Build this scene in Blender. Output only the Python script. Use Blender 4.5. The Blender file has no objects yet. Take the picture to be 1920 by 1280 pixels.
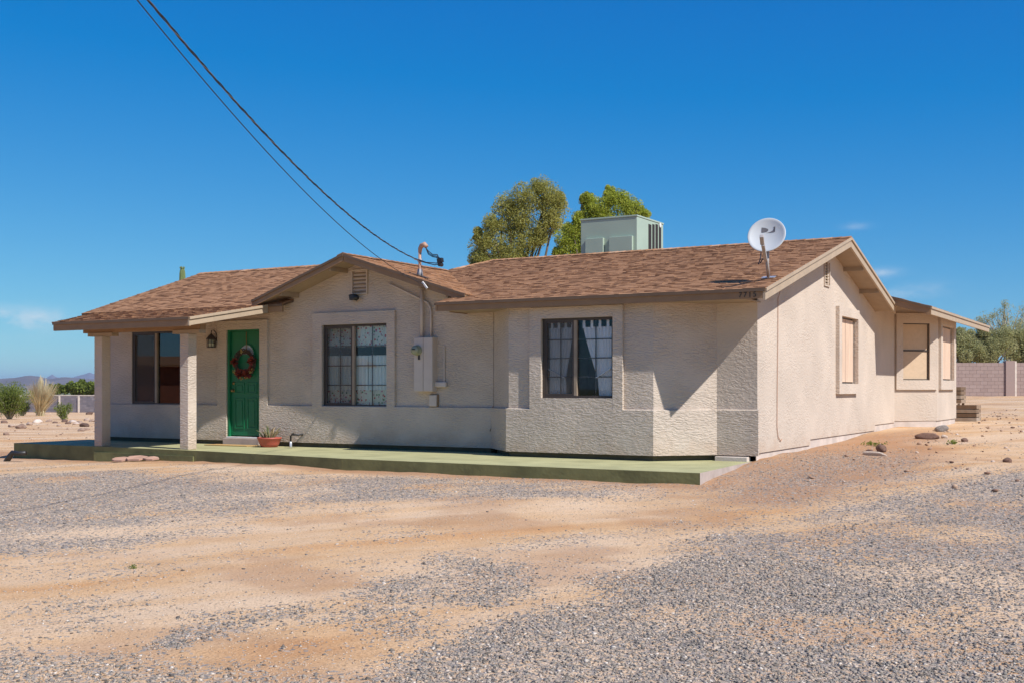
import bpy, math, random
import numpy as np
from mathutils import Vector, Matrix, Quaternion

rnd = random.Random(7)
rng = np.random.default_rng(11)
SC = bpy.context.scene
COL = SC.collection

# ------------------------------------------------------------------ camera, light, exposure
TH = math.radians(29.9)
FPX, CX, HY = 2159.0, 960.0, 728.0            # focal length in photo pixels, principal column, horizon row
EYE = Vector((0.0, 0.0, 1.07))
FW = Vector((-math.sin(TH), math.cos(TH), 0)); RT = Vector((math.cos(TH), math.sin(TH), 0))
cam = bpy.data.cameras.new('camera'); cam_ob = bpy.data.objects.new('camera', cam); COL.objects.link(cam_ob)
cam.sensor_width = 36.0; cam.lens = FPX / 1920 * 36; cam.shift_y = (HY - 640) / 1920
cam.clip_start = 0.1; cam.clip_end = 40000
cam_ob.location = EYE; cam_ob.rotation_euler = (math.pi / 2, 0, TH)
SC.camera = cam_ob

SUN_TRAVEL = Vector((-1.59, .35, -1.70)).normalized()
sun = bpy.data.lights.new('sun', 'SUN'); sun.energy = 4.9; sun.angle = math.radians(.53); sun.color = (1.0, .98, .96)
sun_ob = bpy.data.objects.new('sun', sun); COL.objects.link(sun_ob)
sun_ob.rotation_euler = SUN_TRAVEL.to_track_quat('-Z', 'Y').to_euler()
sun_ob.location = (8, -5, 12)

world = bpy.data.worlds.new('World'); SC.world = world; world.use_nodes = True
wn, wl = world.node_tree.nodes, world.node_tree.links
wn.clear()
w_out = wn.new('ShaderNodeOutputWorld'); w_bg = wn.new('ShaderNodeBackground')
w_sky = wn.new('ShaderNodeTexSky'); w_sky.sky_type = 'NISHITA'; w_sky.sun_disc = False
w_sky.sun_elevation = math.asin(-SUN_TRAVEL.z)
w_sky.sun_rotation = math.atan2(-SUN_TRAVEL.x, -SUN_TRAVEL.y)
w_sky.altitude = 500
w_sky.air_density = 0.85
w_sky.dust_density = 0.0
w_sky.ozone_density = 6.0
# a clear, dry desert blue: per-channel curve on the physical sky
w_scl = wn.new('ShaderNodeVectorMath'); w_scl.operation = 'SCALE'; w_scl.inputs['Scale'].default_value = .06
w_sc = wn.new('ShaderNodeSeparateXYZ'); w_cc = wn.new('ShaderNodeCombineXYZ')
def w_math(op, a, b):
    m = wn.new('ShaderNodeMath'); m.operation = op; m.use_clamp = False
    wl.new(a, m.inputs[0]); m.inputs[1].default_value = b; return m.outputs[0]
wl.new(w_sky.outputs[0], w_scl.inputs[0]); wl.new(w_scl.outputs[0], w_sc.inputs[0])
SKY_K = 7.4
w_r = w_math('MULTIPLY', w_math('MAXIMUM', w_math('SUBTRACT', w_sc.outputs[0], .072), .002), 1.13*SKY_K)
w_g = w_math('MULTIPLY', w_math('POWER', w_sc.outputs[1], .96), 1.33*SKY_K)
w_b = w_math('MULTIPLY', w_math('POWER', w_sc.outputs[2], .46), 1.04*SKY_K)
wl.new(w_r, w_cc.inputs[0]); wl.new(w_g, w_cc.inputs[1]); wl.new(w_b, w_cc.inputs[2])
w_bg.inputs['Strength'].default_value = 0.12
# a small white cloud low on one side and three faint wisps, each at its own bearing
w_tc = wn.new('ShaderNodeTexCoord')
w_map = wn.new('ShaderNodeMapping'); w_map.inputs['Scale'].default_value = (26, 26, 70); wl.new(w_tc.outputs['Generated'], w_map.inputs[0])
w_noi = wn.new('ShaderNodeTexNoise'); w_noi.inputs['Scale'].default_value = 1.0; w_noi.inputs['Detail'].default_value = 6; w_noi.inputs['Roughness'].default_value = .6
wl.new(w_map.outputs[0], w_noi.inputs['Vector'])
def w_dot(v, vec):
    d = wn.new('ShaderNodeVectorMath'); d.operation = 'DOT_PRODUCT'; wl.new(v, d.inputs[0]); d.inputs[1].default_value = vec; return d.outputs['Value']
w_sum = None
for px_, py_, hw, hh, amt in ((30, 600, 95, 17, .85), (1652, 512, 34, 8, .40), (1706, 546, 55, 12, .38), (1606, 424, 20, 6, .30)):
    D = (FW + RT*((px_-CX)/FPX) + Vector((0, 0, (HY-py_)/FPX))).normalized(); h = Vector((-D.y, D.x, 0)).normalized(); u = D.cross(h)
    ex = w_math('POWER', w_math('ABSOLUTE', w_math('MULTIPLY', w_dot(w_tc.outputs['Generated'], h), FPX/hw), 0), 2)
    sb = wn.new('ShaderNodeVectorMath'); sb.operation = 'SUBTRACT'; wl.new(w_tc.outputs['Generated'], sb.inputs[0]); sb.inputs[1].default_value = D
    ey = w_math('POWER', w_math('ABSOLUTE', w_math('MULTIPLY', w_dot(sb.outputs[0], u), FPX/hh), 0), 2)
    ez = w_math('POWER', w_math('ABSOLUTE', w_math('MULTIPLY', w_dot(sb.outputs[0], D), 4), 0), 2)      # same side of the sky only
    ad = wn.new('ShaderNodeMath'); ad.operation = 'ADD'; wl.new(ex, ad.inputs[0]); wl.new(ey, ad.inputs[1])
    ad2 = wn.new('ShaderNodeMath'); ad2.operation = 'ADD'; wl.new(ad.outputs[0], ad2.inputs[0]); wl.new(ez, ad2.inputs[1])
    g_ = wn.new('ShaderNodeMath'); g_.operation = 'POWER'; g_.inputs[0].default_value = .42; wl.new(ad2.outputs[0], g_.inputs[1])
    m_ = wn.new('ShaderNodeMath'); m_.operation = 'MULTIPLY'; wl.new(g_.outputs[0], m_.inputs[0]); m_.inputs[1].default_value = amt
    if w_sum is None: w_sum = m_.outputs[0]
    else:
        a_ = wn.new('ShaderNodeMath'); a_.operation = 'ADD'; wl.new(w_sum, a_.inputs[0]); wl.new(m_.outputs[0], a_.inputs[1]); w_sum = a_.outputs[0]
w_rmp = wn.new('ShaderNodeMapRange'); w_rmp.inputs['From Min'].default_value = .36; w_rmp.inputs['From Max'].default_value = .66; wl.new(w_noi.outputs['Fac'], w_rmp.inputs['Value'])
w_mul = wn.new('ShaderNodeMath'); w_mul.operation = 'MULTIPLY'; wl.new(w_rmp.outputs[0], w_mul.inputs[0]); wl.new(w_sum, w_mul.inputs[1])
w_mix = wn.new('ShaderNodeMix'); w_mix.data_type = 'RGBA'; wl.new(w_mul.outputs[0], w_mix.inputs[0])
wl.new(w_cc.outputs[0], w_mix.inputs[6]); w_mix.inputs[7].default_value = (5.6, 5.9, 6.3, 1)
wl.new(w_mix.outputs[2], w_bg.inputs['Color']); wl.new(w_bg.outputs[0], w_out.inputs[0])

SC.view_settings.view_transform = 'Standard'; SC.view_settings.look = 'None'
SC.view_settings.exposure = 0.25; SC.view_settings.gamma = 1; SC.view_settings.use_curve_mapping = False
SC.cycles.max_bounces = 8; SC.cycles.transparent_max_bounces = 24

# ------------------------------------------------------------------ helpers
def ray(px, py):
    return FW + RT * ((px - CX) / FPX) + Vector((0, 0, (HY - py) / FPX))
def at_d(px, py, d): return EYE + ray(px, py) * d
def at_y(px, py, Y):
    r = ray(px, py); return EYE + r * (Y / r.y)
def at_x(px, py, X):
    r = ray(px, py); return EYE + r * (X / r.x)
def at_z(px, py, z):
    r = ray(px, py); return EYE + r * ((z - EYE.z) / r.z)
def xy(px, Y): return at_y(px, HY, Y).x          # X of a photo column on the plane Y
def yx(px, X): return at_x(px, HY, X).y          # Y of a photo column on the plane X

WLOC = {}
def link(o, parent=None):
    COL.objects.link(o)
    if parent is not None:
        o.parent = parent
        o.matrix_parent_inverse = Matrix.Translation(-WLOC.get(parent.name, Vector((0, 0, 0))))
    return o
def tag(o, label=None, cat=None, group=None, kind=None):
    if label: o['label'] = label
    if cat: o['category'] = cat
    if group: o['group'] = group
    if kind: o['kind'] = kind
    return o
def thing(name, loc, label, cat, group=None):
    o = bpy.data.objects.new(name, None); o.location = loc; o.empty_display_size = .2
    link(o); WLOC[o.name] = Vector(loc)
    return tag(o, label, cat, group)

class MB:
    """collects faces, makes one mesh object"""
    def __init__(s): s.v = []; s.f = []; s.t = []
    def quad(s, a, b, c, d, tone=.5):
        n = len(s.v); s.v += [tuple(a), tuple(b), tuple(c), tuple(d)]; s.f.append((n, n+1, n+2, n+3)); s.t.append(tone); return s
    def poly(s, pts, tone=.5):
        n = len(s.v); s.v += [tuple(p) for p in pts]; s.f.append(tuple(range(n, n+len(pts)))); s.t.append(tone); return s
    def box(s, x0, x1, y0, y1, z0, z1, tone=.5):
        return s.hexa([(x0,y0,z0),(x1,y0,z0),(x1,y1,z0),(x0,y1,z0),(x0,y0,z1),(x1,y0,z1),(x1,y1,z1),(x0,y1,z1)], tone)
    def hexa(s, p, tone=.5):
        n = len(s.v); s.v += [tuple(q) for q in p]
        for f in ((3,2,1,0),(4,5,6,7),(0,1,5,4),(1,2,6,5),(2,3,7,6),(3,0,4,7)):
            s.f.append(tuple(n+i for i in f)); s.t.append(tone)
        return s
    def obox(s, c, ux, uy, uz, hx, hy, hz, tone=.5):
        c = Vector(c); a, b, d = Vector(ux)*hx, Vector(uy)*hy, Vector(uz)*hz
        return s.hexa([c-a-b-d, c+a-b-d, c+a+b-d, c-a+b-d, c-a-b+d, c+a-b+d, c+a+b+d, c-a+b+d], tone)
    def bar(s, a, b, w, h, up=(0,0,1), tone=.5):
        a, b = Vector(a), Vector(b); u = (b-a).normalized(); r = u.cross(Vector(up)).normalized(); n = r.cross(u)
        return s.obox((a+b)/2, u, r, n, (b-a).length/2, w/2, h/2, tone)
    def tube(s, pts, rad, sides=6, cap=True, tone=.5):
        pts = [Vector(p) for p in pts]; n0 = len(s.v)
        if not hasattr(rad, '__len__'): rad = [rad]*len(pts)
        ref = None
        for i, p in enumerate(pts):
            t = (pts[min(i+1, len(pts)-1)] - pts[max(i-1, 0)]).normalized()
            if ref is None:
                ref = t.orthogonal().normalized()
            else:
                ref = (ref - t*ref.dot(t))
                ref = ref.normalized() if ref.length > 1e-6 else t.orthogonal().normalized()
            b = t.cross(ref)
            for k in range(sides):
                a = 2*math.pi*k/sides
                s.v.append(tuple(p + (ref*math.cos(a) + b*math.sin(a))*rad[i]))
        for i in range(len(pts)-1):
            for k in range(sides):
                k2 = (k+1) % sides
                s.f.append((n0+i*sides+k, n0+i*sides+k2, n0+(i+1)*sides+k2, n0+(i+1)*sides+k)); s.t.append(tone)
        if cap:
            s.f.append(tuple(n0+k for k in reversed(range(sides)))); s.t.append(tone)
            e = n0+(len(pts)-1)*sides; s.f.append(tuple(e+k for k in range(sides))); s.t.append(tone)
        return s
    def lathe(s, c, prof, sides=24, ax=(0,0,1), tone=.5):
        c = Vector(c); ax = Vector(ax).normalized(); u = ax.orthogonal().normalized(); w = ax.cross(u); n0 = len(s.v)
        for r, h in prof:
            for k in range(sides):
                a = 2*math.pi*k/sides
                s.v.append(tuple(c + ax*h + (u*math.cos(a)+w*math.sin(a))*r))
        for i in range(len(prof)-1):
            for k in range(sides):
                k2 = (k+1) % sides
                s.f.append((n0+i*sides+k, n0+i*sides+k2, n0+(i+1)*sides+k2, n0+(i+1)*sides+k)); s.t.append(tone)
        return s
    def prism(s, pts, off, tone=.5):
        """closed solid between a polygon and the same polygon moved by off"""
        off = Vector(off); a = [Vector(p) for p in pts]; b = [p+off for p in a]
        s.poly(a, tone); s.poly(list(reversed(b)), tone)
        for i in range(len(a)):
            j = (i+1) % len(a); s.quad(a[j], a[i], b[i], b[j], tone)
        return s
    def mesh(s, name, mat, smooth=False, bevel=0):
        m = bpy.data.meshes.new(name); m.from_pydata(s.v, [], s.f); m.materials.append(mat)
        at = m.attributes.new('tone', 'FLOAT', 'FACE'); at.data.foreach_set('value', np.array(s.t, dtype=np.float32))
        if smooth: m.shade_smooth()
        m.update(); return m
    def build(s, name, mat, parent=None, smooth=False, bevel=0):
        o = bpy.data.objects.new(name, s.mesh(name, mat, smooth)); link(o, parent)
        if bevel:
            md = o.modifiers.new('bevel', 'BEVEL'); md.width = bevel; md.segments = 2; md.limit_method = 'ANGLE'
        return o

def np_mesh(name, V, F, mat, tone=None, parent=None, smooth=False):
    """V (n,3), F (m,k) arrays -> mesh object"""
    m = bpy.data.meshes.new(name); k = F.shape[1]
    m.vertices.add(len(V)); m.vertices.foreach_set('co', V.astype(np.float32).ravel())
    m.loops.add(F.size); m.loops.foreach_set('vertex_index', F.astype(np.int32).ravel())
    m.polygons.add(len(F)); m.polygons.foreach_set('loop_start', np.arange(0, F.size, k, dtype=np.int32))
    m.update(calc_edges=True)
    m.materials.append(mat)
    if tone is not None:
        at = m.attributes.new('tone', 'FLOAT', 'FACE'); at.data.foreach_set('value', tone.astype(np.float32))
    if smooth: m.shade_smooth()
    o = bpy.data.objects.new(name, m); link(o, parent); return o

# ---- value noise on numpy arrays
def _h(ix, iy, seed):
    n = (ix.astype(np.int64)*374761393 + iy.astype(np.int64)*668265263 + seed*982451653) & 0xFFFFFFFF
    n = ((n ^ (n >> 13)) * 1274126177) & 0xFFFFFFFF
    return ((n ^ (n >> 16)) & 0xFFFF) / 65535.0
def vnoise(x, y, seed=0):
    ix, iy = np.floor(x), np.floor(y); fx, fy = x-ix, y-iy
    fx = fx*fx*(3-2*fx); fy = fy*fy*(3-2*fy)
    return (_h(ix,iy,seed)*(1-fx)+_h(ix+1,iy,seed)*fx)*(1-fy) + (_h(ix,iy+1,seed)*(1-fx)+_h(ix+1,iy+1,seed)*fx)*fy
def fbm(x, y, seed=0, oct=4):
    r = 0; a = .5; t = 0
    for i in range(oct):
        r = r + a*vnoise(x*2**i, y*2**i, seed+i*17); t += a; a *= .5
    return r/t
def sstep(a, b, x):
    t = np.clip((x-a)/(b-a), 0, 1); return t*t*(3-2*t)

# ------------------------------------------------------------------ materials
def mat_new(name):
    m = bpy.data.materials.new(name); m.use_nodes = True
    nt = m.node_tree; b = nt.nodes['Principled BSDF']; return m, nt.nodes, nt.links, b
def ramp(nodes, stops, interp='LINEAR'):
    r = nodes.new('ShaderNodeValToRGB'); r.color_ramp.interpolation = interp
    e = r.color_ramp.elements
    while len(e) < len(stops): e.new(.5)
    for el, (p, c) in zip(e, stops): el.position = p; el.color = (*c, 1)
    return r
def plain(name, c, rough=.6, metal=0, var=.12, scale=6, bump=0, bscale=60, spec=.5, stretch=None):
    m, n, l, b = mat_new(name)
    tx = n.new('ShaderNodeTexCoord'); no = n.new('ShaderNodeTexNoise'); no.inputs['Scale'].default_value = scale; no.inputs['Detail'].default_value = 6
    l.new(tx.outputs['Object'], no.inputs['Vector'])
    if stretch:
        sp_ = n.new('ShaderNodeMapping'); sp_.inputs['Scale'].default_value = stretch; l.new(tx.outputs['Object'], sp_.inputs[0]); l.new(sp_.outputs[0], no.inputs['Vector'])
    lo = tuple(x*(1-var) for x in c); hi = tuple(min(1, x*(1+var)) for x in c)
    r = ramp(n, [(.3, lo), (.7, hi)]); l.new(no.outputs['Fac'], r.inputs[0]); l.new(r.outputs[0], b.inputs['Base Color'])
    b.inputs['Roughness'].default_value = rough; b.inputs['Metallic'].default_value = metal
    b.inputs['Specular IOR Level'].default_value = spec
    if bump:
        n2 = n.new('ShaderNodeTexNoise'); n2.inputs['Scale'].default_value = bscale; n2.inputs['Detail'].default_value = 4
        l.new(tx.outputs['Object'], n2.inputs['Vector'])
        bp = n.new('ShaderNodeBump'); bp.inputs['Strength'].default_value = bump; bp.inputs['Distance'].default_value = .01
        l.new(n2.outputs['Fac'], bp.inputs['Height']); l.new(bp.outputs[0], b.inputs['Normal'])
    return m
def stucco(name, c, stretch=(7, 7, 26), dist=.03, warp=.25):
    """trowelled stucco: drawn-out ridges over fine grain"""
    m, n, l, b = mat_new(name)
    g = n.new('ShaderNodeNewGeometry')
    wn_ = n.new('ShaderNodeTexNoise'); wn_.inputs['Scale'].default_value = 3.0; wn_.inputs['Detail'].default_value = 2
    l.new(g.outputs['Position'], wn_.inputs['Vector'])
    ad = n.new('ShaderNodeVectorMath'); ad.operation = 'MULTIPLY_ADD'; ad.inputs[1].default_value = (warp, warp, warp)
    l.new(wn_.outputs['Color'], ad.inputs[0]); l.new(g.outputs['Position'], ad.inputs[2])
    mp = n.new('ShaderNodeMapping'); mp.inputs['Scale'].default_value = stretch
    l.new(ad.outputs[0], mp.inputs[0])
    a = n.new('ShaderNodeTexNoise'); a.inputs['Scale'].default_value = 1.0; a.inputs['Detail'].default_value = 3; a.inputs['Distortion'].default_value = .6
    l.new(mp.outputs[0], a.inputs['Vector'])
    r = n.new('ShaderNodeMapRange'); r.inputs['From Min'].default_value = .38; r.inputs['From Max'].default_value = .62
    l.new(a.outputs['Fac'], r.inputs['Value'])
    f = n.new('ShaderNodeTexNoise'); f.inputs['Scale'].default_value = 140; f.inputs['Detail'].default_value = 3
    l.new(g.outputs['Position'], f.inputs['Vector'])
    mx = n.new('ShaderNodeMath'); mx.operation = 'MULTIPLY_ADD'; mx.inputs[1].default_value = .18
    l.new(f.outputs['Fac'], mx.inputs[0]); l.new(r.outputs[0], mx.inputs[2])
    lo = n.new('ShaderNodeTexNoise'); lo.inputs['Scale'].default_value = 2.3; lo.inputs['Detail'].default_value = 3; l.new(g.outputs['Position'], lo.inputs['Vector'])
    lm = n.new('ShaderNodeMapRange'); lm.inputs['From Min'].default_value = .32; lm.inputs['From Max'].default_value = .66; lm.inputs['To Min'].default_value = .25; lm.inputs['To Max'].default_value = 1.35; l.new(lo.outputs['Fac'], lm.inputs['Value'])
    bh = n.new('ShaderNodeMath'); bh.operation = 'MULTIPLY'; l.new(mx.outputs[0], bh.inputs[0]); l.new(lm.outputs[0], bh.inputs[1])
    bp = n.new('ShaderNodeBump'); bp.inputs['Strength'].default_value = .55; bp.inputs['Distance'].default_value = dist
    l.new(bh.outputs[0], bp.inputs['Height']); l.new(bp.outputs[0], b.inputs['Normal'])
    s = n.new('ShaderNodeTexNoise'); s.inputs['Scale'].default_value = 1.3; s.inputs['Detail'].default_value = 7
    l.new(g.outputs['Position'], s.inputs['Vector'])
    cr = ramp(n, [(.25, tuple(x*.88 for x in c)), (.75, tuple(min(1, x*1.07) for x in c))])
    l.new(s.outputs['Fac'], cr.inputs[0])
    # soil splashed up along the foot of the wall, in uneven tongues
    sz = n.new('ShaderNodeSeparateXYZ'); l.new(g.outputs['Position'], sz.inputs[0])
    sn = n.new('ShaderNodeTexNoise'); sn.inputs['Scale'].default_value = 4; sn.inputs['Detail'].default_value = 6; l.new(g.outputs['Position'], sn.inputs['Vector'])
    sa = n.new('ShaderNodeMath'); sa.operation = 'MULTIPLY_ADD'; sa.inputs[1].default_value = .9; l.new(sn.outputs['Fac'], sa.inputs[0]); sneg = n.new('ShaderNodeMath'); sneg.operation = 'MULTIPLY'; sneg.inputs[1].default_value = -1.0; l.new(sz.outputs['Z'], sneg.inputs[0]); l.new(sneg.outputs[0], sa.inputs[2])
    sm = n.new('ShaderNodeMapRange'); sm.inputs['From Min'].default_value = .12; sm.inputs['From Max'].default_value = .42; sm.inputs['To Max'].default_value = .38; l.new(sa.outputs[0], sm.inputs['Value'])
    smx = n.new('ShaderNodeMix'); smx.data_type = 'RGBA'; l.new(sm.outputs[0], smx.inputs[0]); l.new(cr.outputs[0], smx.inputs[6]); smx.inputs[7].default_value = (.42, .285, .19, 1)
    l.new(smx.outputs[2], b.inputs['Base Color'])
    b.inputs['Roughness'].default_value = .92; b.inputs['Specular IOR Level'].default_value = .2
    return m
def toned(name, stops, rough=.85, source='tone', noise=.35, nscale=90, bump=.3, transl=0):
    """colour picked per piece: from the face attribute tone, or from the object's own random number"""
    m, n, l, b = mat_new(name)
    if source == 'tone':
        a = n.new('ShaderNodeAttribute'); a.attribute_name = 'tone'; src = a.outputs['Fac']
    else:
        a = n.new('ShaderNodeObjectInfo'); src = a.outputs['Random']
        if name == 'asphalt_shingle_tab':
            q = ramp(n, [(0, (.16,)*3), (.28, (.36,)*3), (.31, (.46,)*3), (1, (.68,)*3)]); l.new(src, q.inputs[0]); src = q.outputs[0]
    g = n.new('ShaderNodeNewGeometry'); no = n.new('ShaderNodeTexNoise'); no.inputs['Scale'].default_value = nscale; no.inputs['Detail'].default_value = 3
    l.new(g.outputs['Position'], no.inputs['Vector'])
    sb = n.new('ShaderNodeMath'); sb.operation = 'SUBTRACT'; sb.inputs[1].default_value = .5; l.new(no.outputs['Fac'], sb.inputs[0])
    ma = n.new('ShaderNodeMath'); ma.operation = 'MULTIPLY_ADD'; ma.inputs[1].default_value = noise
    l.new(sb.outputs[0], ma.inputs[0]); l.new(src, ma.inputs[2])
    r = ramp(n, stops); l.new(ma.outputs[0], r.inputs[0]); l.new(r.outputs[0], b.inputs['Base Color'])
    b.inputs['Roughness'].default_value = rough; b.inputs['Specular IOR Level'].default_value = .25
    if bump:
        bp = n.new('ShaderNodeBump'); bp.inputs['Strength'].default_value = bump; bp.inputs['Distance'].default_value = .004
        l.new(no.outputs['Fac'], bp.inputs['Height']); l.new(bp.outputs[0], b.inputs['Normal'])
    if transl:
        t = n.new('ShaderNodeBsdfTranslucent'); l.new(r.outputs[0], t.inputs['Color'])
        mx = n.new('ShaderNodeMixShader'); mx.inputs[0].default_value = transl
        l.new(b.outputs[0], mx.inputs[1]); l.new(t.outputs[0], mx.inputs[2])
        l.new(mx.outputs[0], n['Material Output'].inputs[0])
    return m

STUCCO_C = (.555, .458, .366)
M = {}
M['stucco'] = stucco('stucco_paint', STUCCO_C, (13, 13, 46), .021, .10)
M['stucco_fine'] = stucco('stucco_smooth', STUCCO_C, (14, 14, 24), .006, .1)
M['stucco_side'] = stucco('stucco_trowelled', STUCCO_C, (17, 17, 29), .0075, .10)
M['fascia'] = plain('brown_trim_paint', (.27, .16, .078), .65, var=.10, scale=5, bump=.15, bscale=30)
M['fascia_sunlit'] = plain('sunlit_trim_paint', (.40, .30, .20), .65, var=.08, scale=5)  # lighter copy of the brown trim for sun-facing boards, sunlight put into the colour
M['fascia_dark'] = plain('drip_edge_paint', (.13, .08, .045), .6, var=.1)
M['soffit'] = plain('soffit_paint', (.34, .25, .165), .8, var=.08)
SH = [(0, (.12, .058, .028)), (.25, (.225, .110, .053)), (.5, (.34, .174, .085)), (.8, (.41, .22, .115)), (1, (.50, .30, .18))]
M['shingle'] = toned('asphalt_shingle', SH, .95, 'tone', .30, 45, .5)
M['shingle_one'] = toned('asphalt_shingle_tab', SH, .95, 'random', .30, 45, .5)
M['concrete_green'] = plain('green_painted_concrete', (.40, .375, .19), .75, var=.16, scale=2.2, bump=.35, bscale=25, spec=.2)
M['slab_side'] = plain('dark_slab_side', (.175, .168, .062), .85, var=.3, scale=2.5, bump=.5, bscale=18)
M['found_shaded'] = plain('shaded_foundation', (.095, .08, .05), .9, var=.2)  # front foundation: the shadow below the stucco is painted into this dark colour
M['concrete'] = plain('bare_concrete', (.42, .34, .29), .9, var=.15, scale=4, bump=.3, bscale=40)
M['found'] = plain('foundation_paint', (.55, .46, .39), .9, var=.15, scale=3, bump=.3, bscale=40)
M['bronze'] = plain('bronze_aluminium', (.055, .042, .033), .45, var=.1, spec=.4)
M['bronze_light'] = plain('weathered_aluminium', (.30, .225, .155), .5, var=.12)
M['door'] = plain('green_door_paint', (.006, .14, .052), .42, var=.08, scale=3)
M['brass'] = plain('aged_brass', (.30, .19, .07), .35, .9)
M['white_paint'] = plain('white_paint', (.72, .70, .66), .6)
M['black_metal'] = plain('black_metal', (.022, .02, .018), .45)
M['wire'] = plain('black_cable', (.02, .02, .022), .55)
M['wire_bare'] = plain('bare_aluminium_cable', (.20, .17, .15), .5, .4)
M['board'] = plain('tan_board_paint', (.62, .44, .31), .8, var=.14, scale=3, stretch=(9, 9, .5))
M['shade_cloth'] = plain('tan_sun_screen', (.56, .41, .27), .9, var=.05, scale=12)
M['box_paint'] = plain('meter_box_paint', (.56, .47, .395), .6, var=.05)
M['ac_paint'] = plain('sage_green_metal', (.36, .435, .335), .5, var=.06, scale=2)
M['dark_void'] = plain('dark_coil', (.025, .018, .015), .8)
M['dish'] = plain('dish_grey', (.50, .51, .50), .45, var=.03)
M['dish_arm'] = plain('dish_arm_grey', (.36, .32, .29), .5)
M['logo'] = plain('dish_print', (.12, .11, .11), .6)
M['galv'] = plain('galvanised_steel', (.55, .56, .58), .4, .6)
M['mast'] = plain('painted_mast', (.46, .27, .18), .6, var=.12, scale=8)
M['lead'] = plain('lead_flashing', (.30, .29, .29), .6)
M['terracotta'] = plain('terracotta_plastic', (.42, .085, .055), .5, var=.1)
M['soil'] = plain('potting_soil', (.05, .035, .025), .95)
M['twig'] = plain('wreath_twig', (.075, .045, .028), .9, var=.3, scale=40)
M['red_flower'] = plain('rust_flower', (.20, .028, .012), .8, var=.4, scale=40)
M['yellow'] = plain('straw_yellow', (.48, .33, .09), .8)
M['lamp_glass'] = plain('lantern_glass', (.50, .50, .36), .15)
M['int'] = plain('interior_wall', (.55, .50, .44), .9)
M['curtain'] = None
M['bark'] = plain('bark', (.13, .095, .065), .95, var=.3, scale=10, bump=.6, bscale=20)
M['pale_bark'] = plain('pale_bark', (.33, .30, .22), .9, var=.2, scale=10)
M['old_wood'] = toned('weathered_wood', [(0, (.16, .10, .06)), (.5, (.29, .205, .135)), (1, (.40, .33, .26))], .9, 'random', .7, 8, .4)
M['rock'] = toned('desert_rock', [(0, (.10, .06, .045)), (.35, (.20, .12, .085)), (.7, (.40, .29, .22)), (1, (.60, .50, .42))], .95, 'random', .5, 9, .8)
M['rock_brown'] = plain('brown_rock', (.17, .095, .065), .95, var=.4, scale=7, bump=.6)
M['rock_grey'] = plain('grey_brown_rock', (.25, .21, .18), .95, var=.4, scale=7, bump=.6)
M['rock_pale'] = plain('pale_tan_rock', (.56, .44, .34), .95, var=.25, scale=7, bump=.6)
M['flag'] = plain('pink_flagstone', (.47, .275, .19), .9, var=.2, scale=6, bump=.4)

def glass_mat(ior=1.38, tint=(.97, .98, .975, 1)):
    m, n, l, b = mat_new('window_glass')
    n.remove(b)
    t = n.new('ShaderNodeBsdfTransparent'); t.inputs[0].default_value = tint
    g = n.new('ShaderNodeBsdfGlossy'); g.inputs['Roughness'].default_value = .006
    lw = n.new('ShaderNodeFresnel'); lw.inputs['IOR'].default_value = ior
    mx = n.new('ShaderNodeMixShader'); l.new(lw.outputs[0], mx.inputs[0]); l.new(t.outputs[0], mx.inputs[1]); l.new(g.outputs[0], mx.inputs[2])
    l.new(mx.outputs[0], n['Material Output'].inputs[0]); return m
M['glass'] = glass_mat()
def veil(name, c, op, transl=.5):
    m, n, l, b = mat_new(name); n.remove(b)
    t = n.new('ShaderNodeBsdfTransparent'); d = n.new('ShaderNodeBsdfDiffuse'); d.inputs[0].default_value = (*c, 1)
    tr = n.new('ShaderNodeBsdfTranslucent'); tr.inputs[0].default_value = (*c, 1)
    m1 = n.new('ShaderNodeMixShader'); m1.inputs[0].default_value = transl; l.new(d.outputs[0], m1.inputs[1]); l.new(tr.outputs[0], m1.inputs[2])
    m2 = n.new('ShaderNodeMixShader'); m2.inputs[0].default_value = op; l.new(t.outputs[0], m2.inputs[1]); l.new(m1.outputs[0], m2.inputs[2])
    l.new(m2.outputs[0], n['Material Output'].inputs[0]); return m
M['glass_tint'] = glass_mat(1.9, (.55, .55, .55, 1))
M['screen'] = veil('insect_screen', (.15, .13, .115), .36, 0)
M['sheer'] = veil('white_sheer', (.95, .95, .96), .98, .05)
M['cafe'] = veil('mint_sheer', (.84, .92, .86), .97, .05)
def floral_mat():
    m, n, l, b = mat_new('floral_print')
    g = n.new('ShaderNodeNewGeometry'); v = n.new('ShaderNodeTexVoronoi'); v.inputs['Scale'].default_value = 19
    l.new(g.outputs['Position'], v.inputs['Vector'])
    lt = n.new('ShaderNodeMapRange'); lt.inputs['From Min'].default_value = .25; lt.inputs['From Max'].default_value = .40
    l.new(v.outputs['Distance'], lt.inputs['Value'])
    h = n.new('ShaderNodeSeparateColor'); l.new(v.outputs['Color'], h.inputs[0])
    r = ramp(n, [(0, (.45, .03, .04)), (.3, (.40, .10, .25)), (.5, (.08, .25, .12)), (.75, (.5, .06, .05)), (1, (.25, .12, .35))], 'CONSTANT')
    l.new(h.outputs[0], r.inputs[0])
    mx = n.new('ShaderNodeMix'); mx.data_type = 'RGBA'; l.new(lt.outputs[0], mx.inputs[0]); l.new(r.outputs[0], mx.inputs[6]); mx.inputs[7].default_value = (.66, .72, .62, 1)
    l.new(mx.outputs[2], b.inputs['Base Color']); b.inputs['Roughness'].default_value = .9; return m
M['floral'] = floral_mat()
GREEN = lambda a: [(0, tuple(x*.5 for x in a)), (.5, a), (1, tuple(x*1.7 for x in a))]
M['leaf_tree'] = toned('olive_leaves', [(0, (.22, .21, .05)), (.5, (.42, .40, .10)), (1, (.60, .55, .20))], .7, 'tone', .3, 3, 0, .5)
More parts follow.
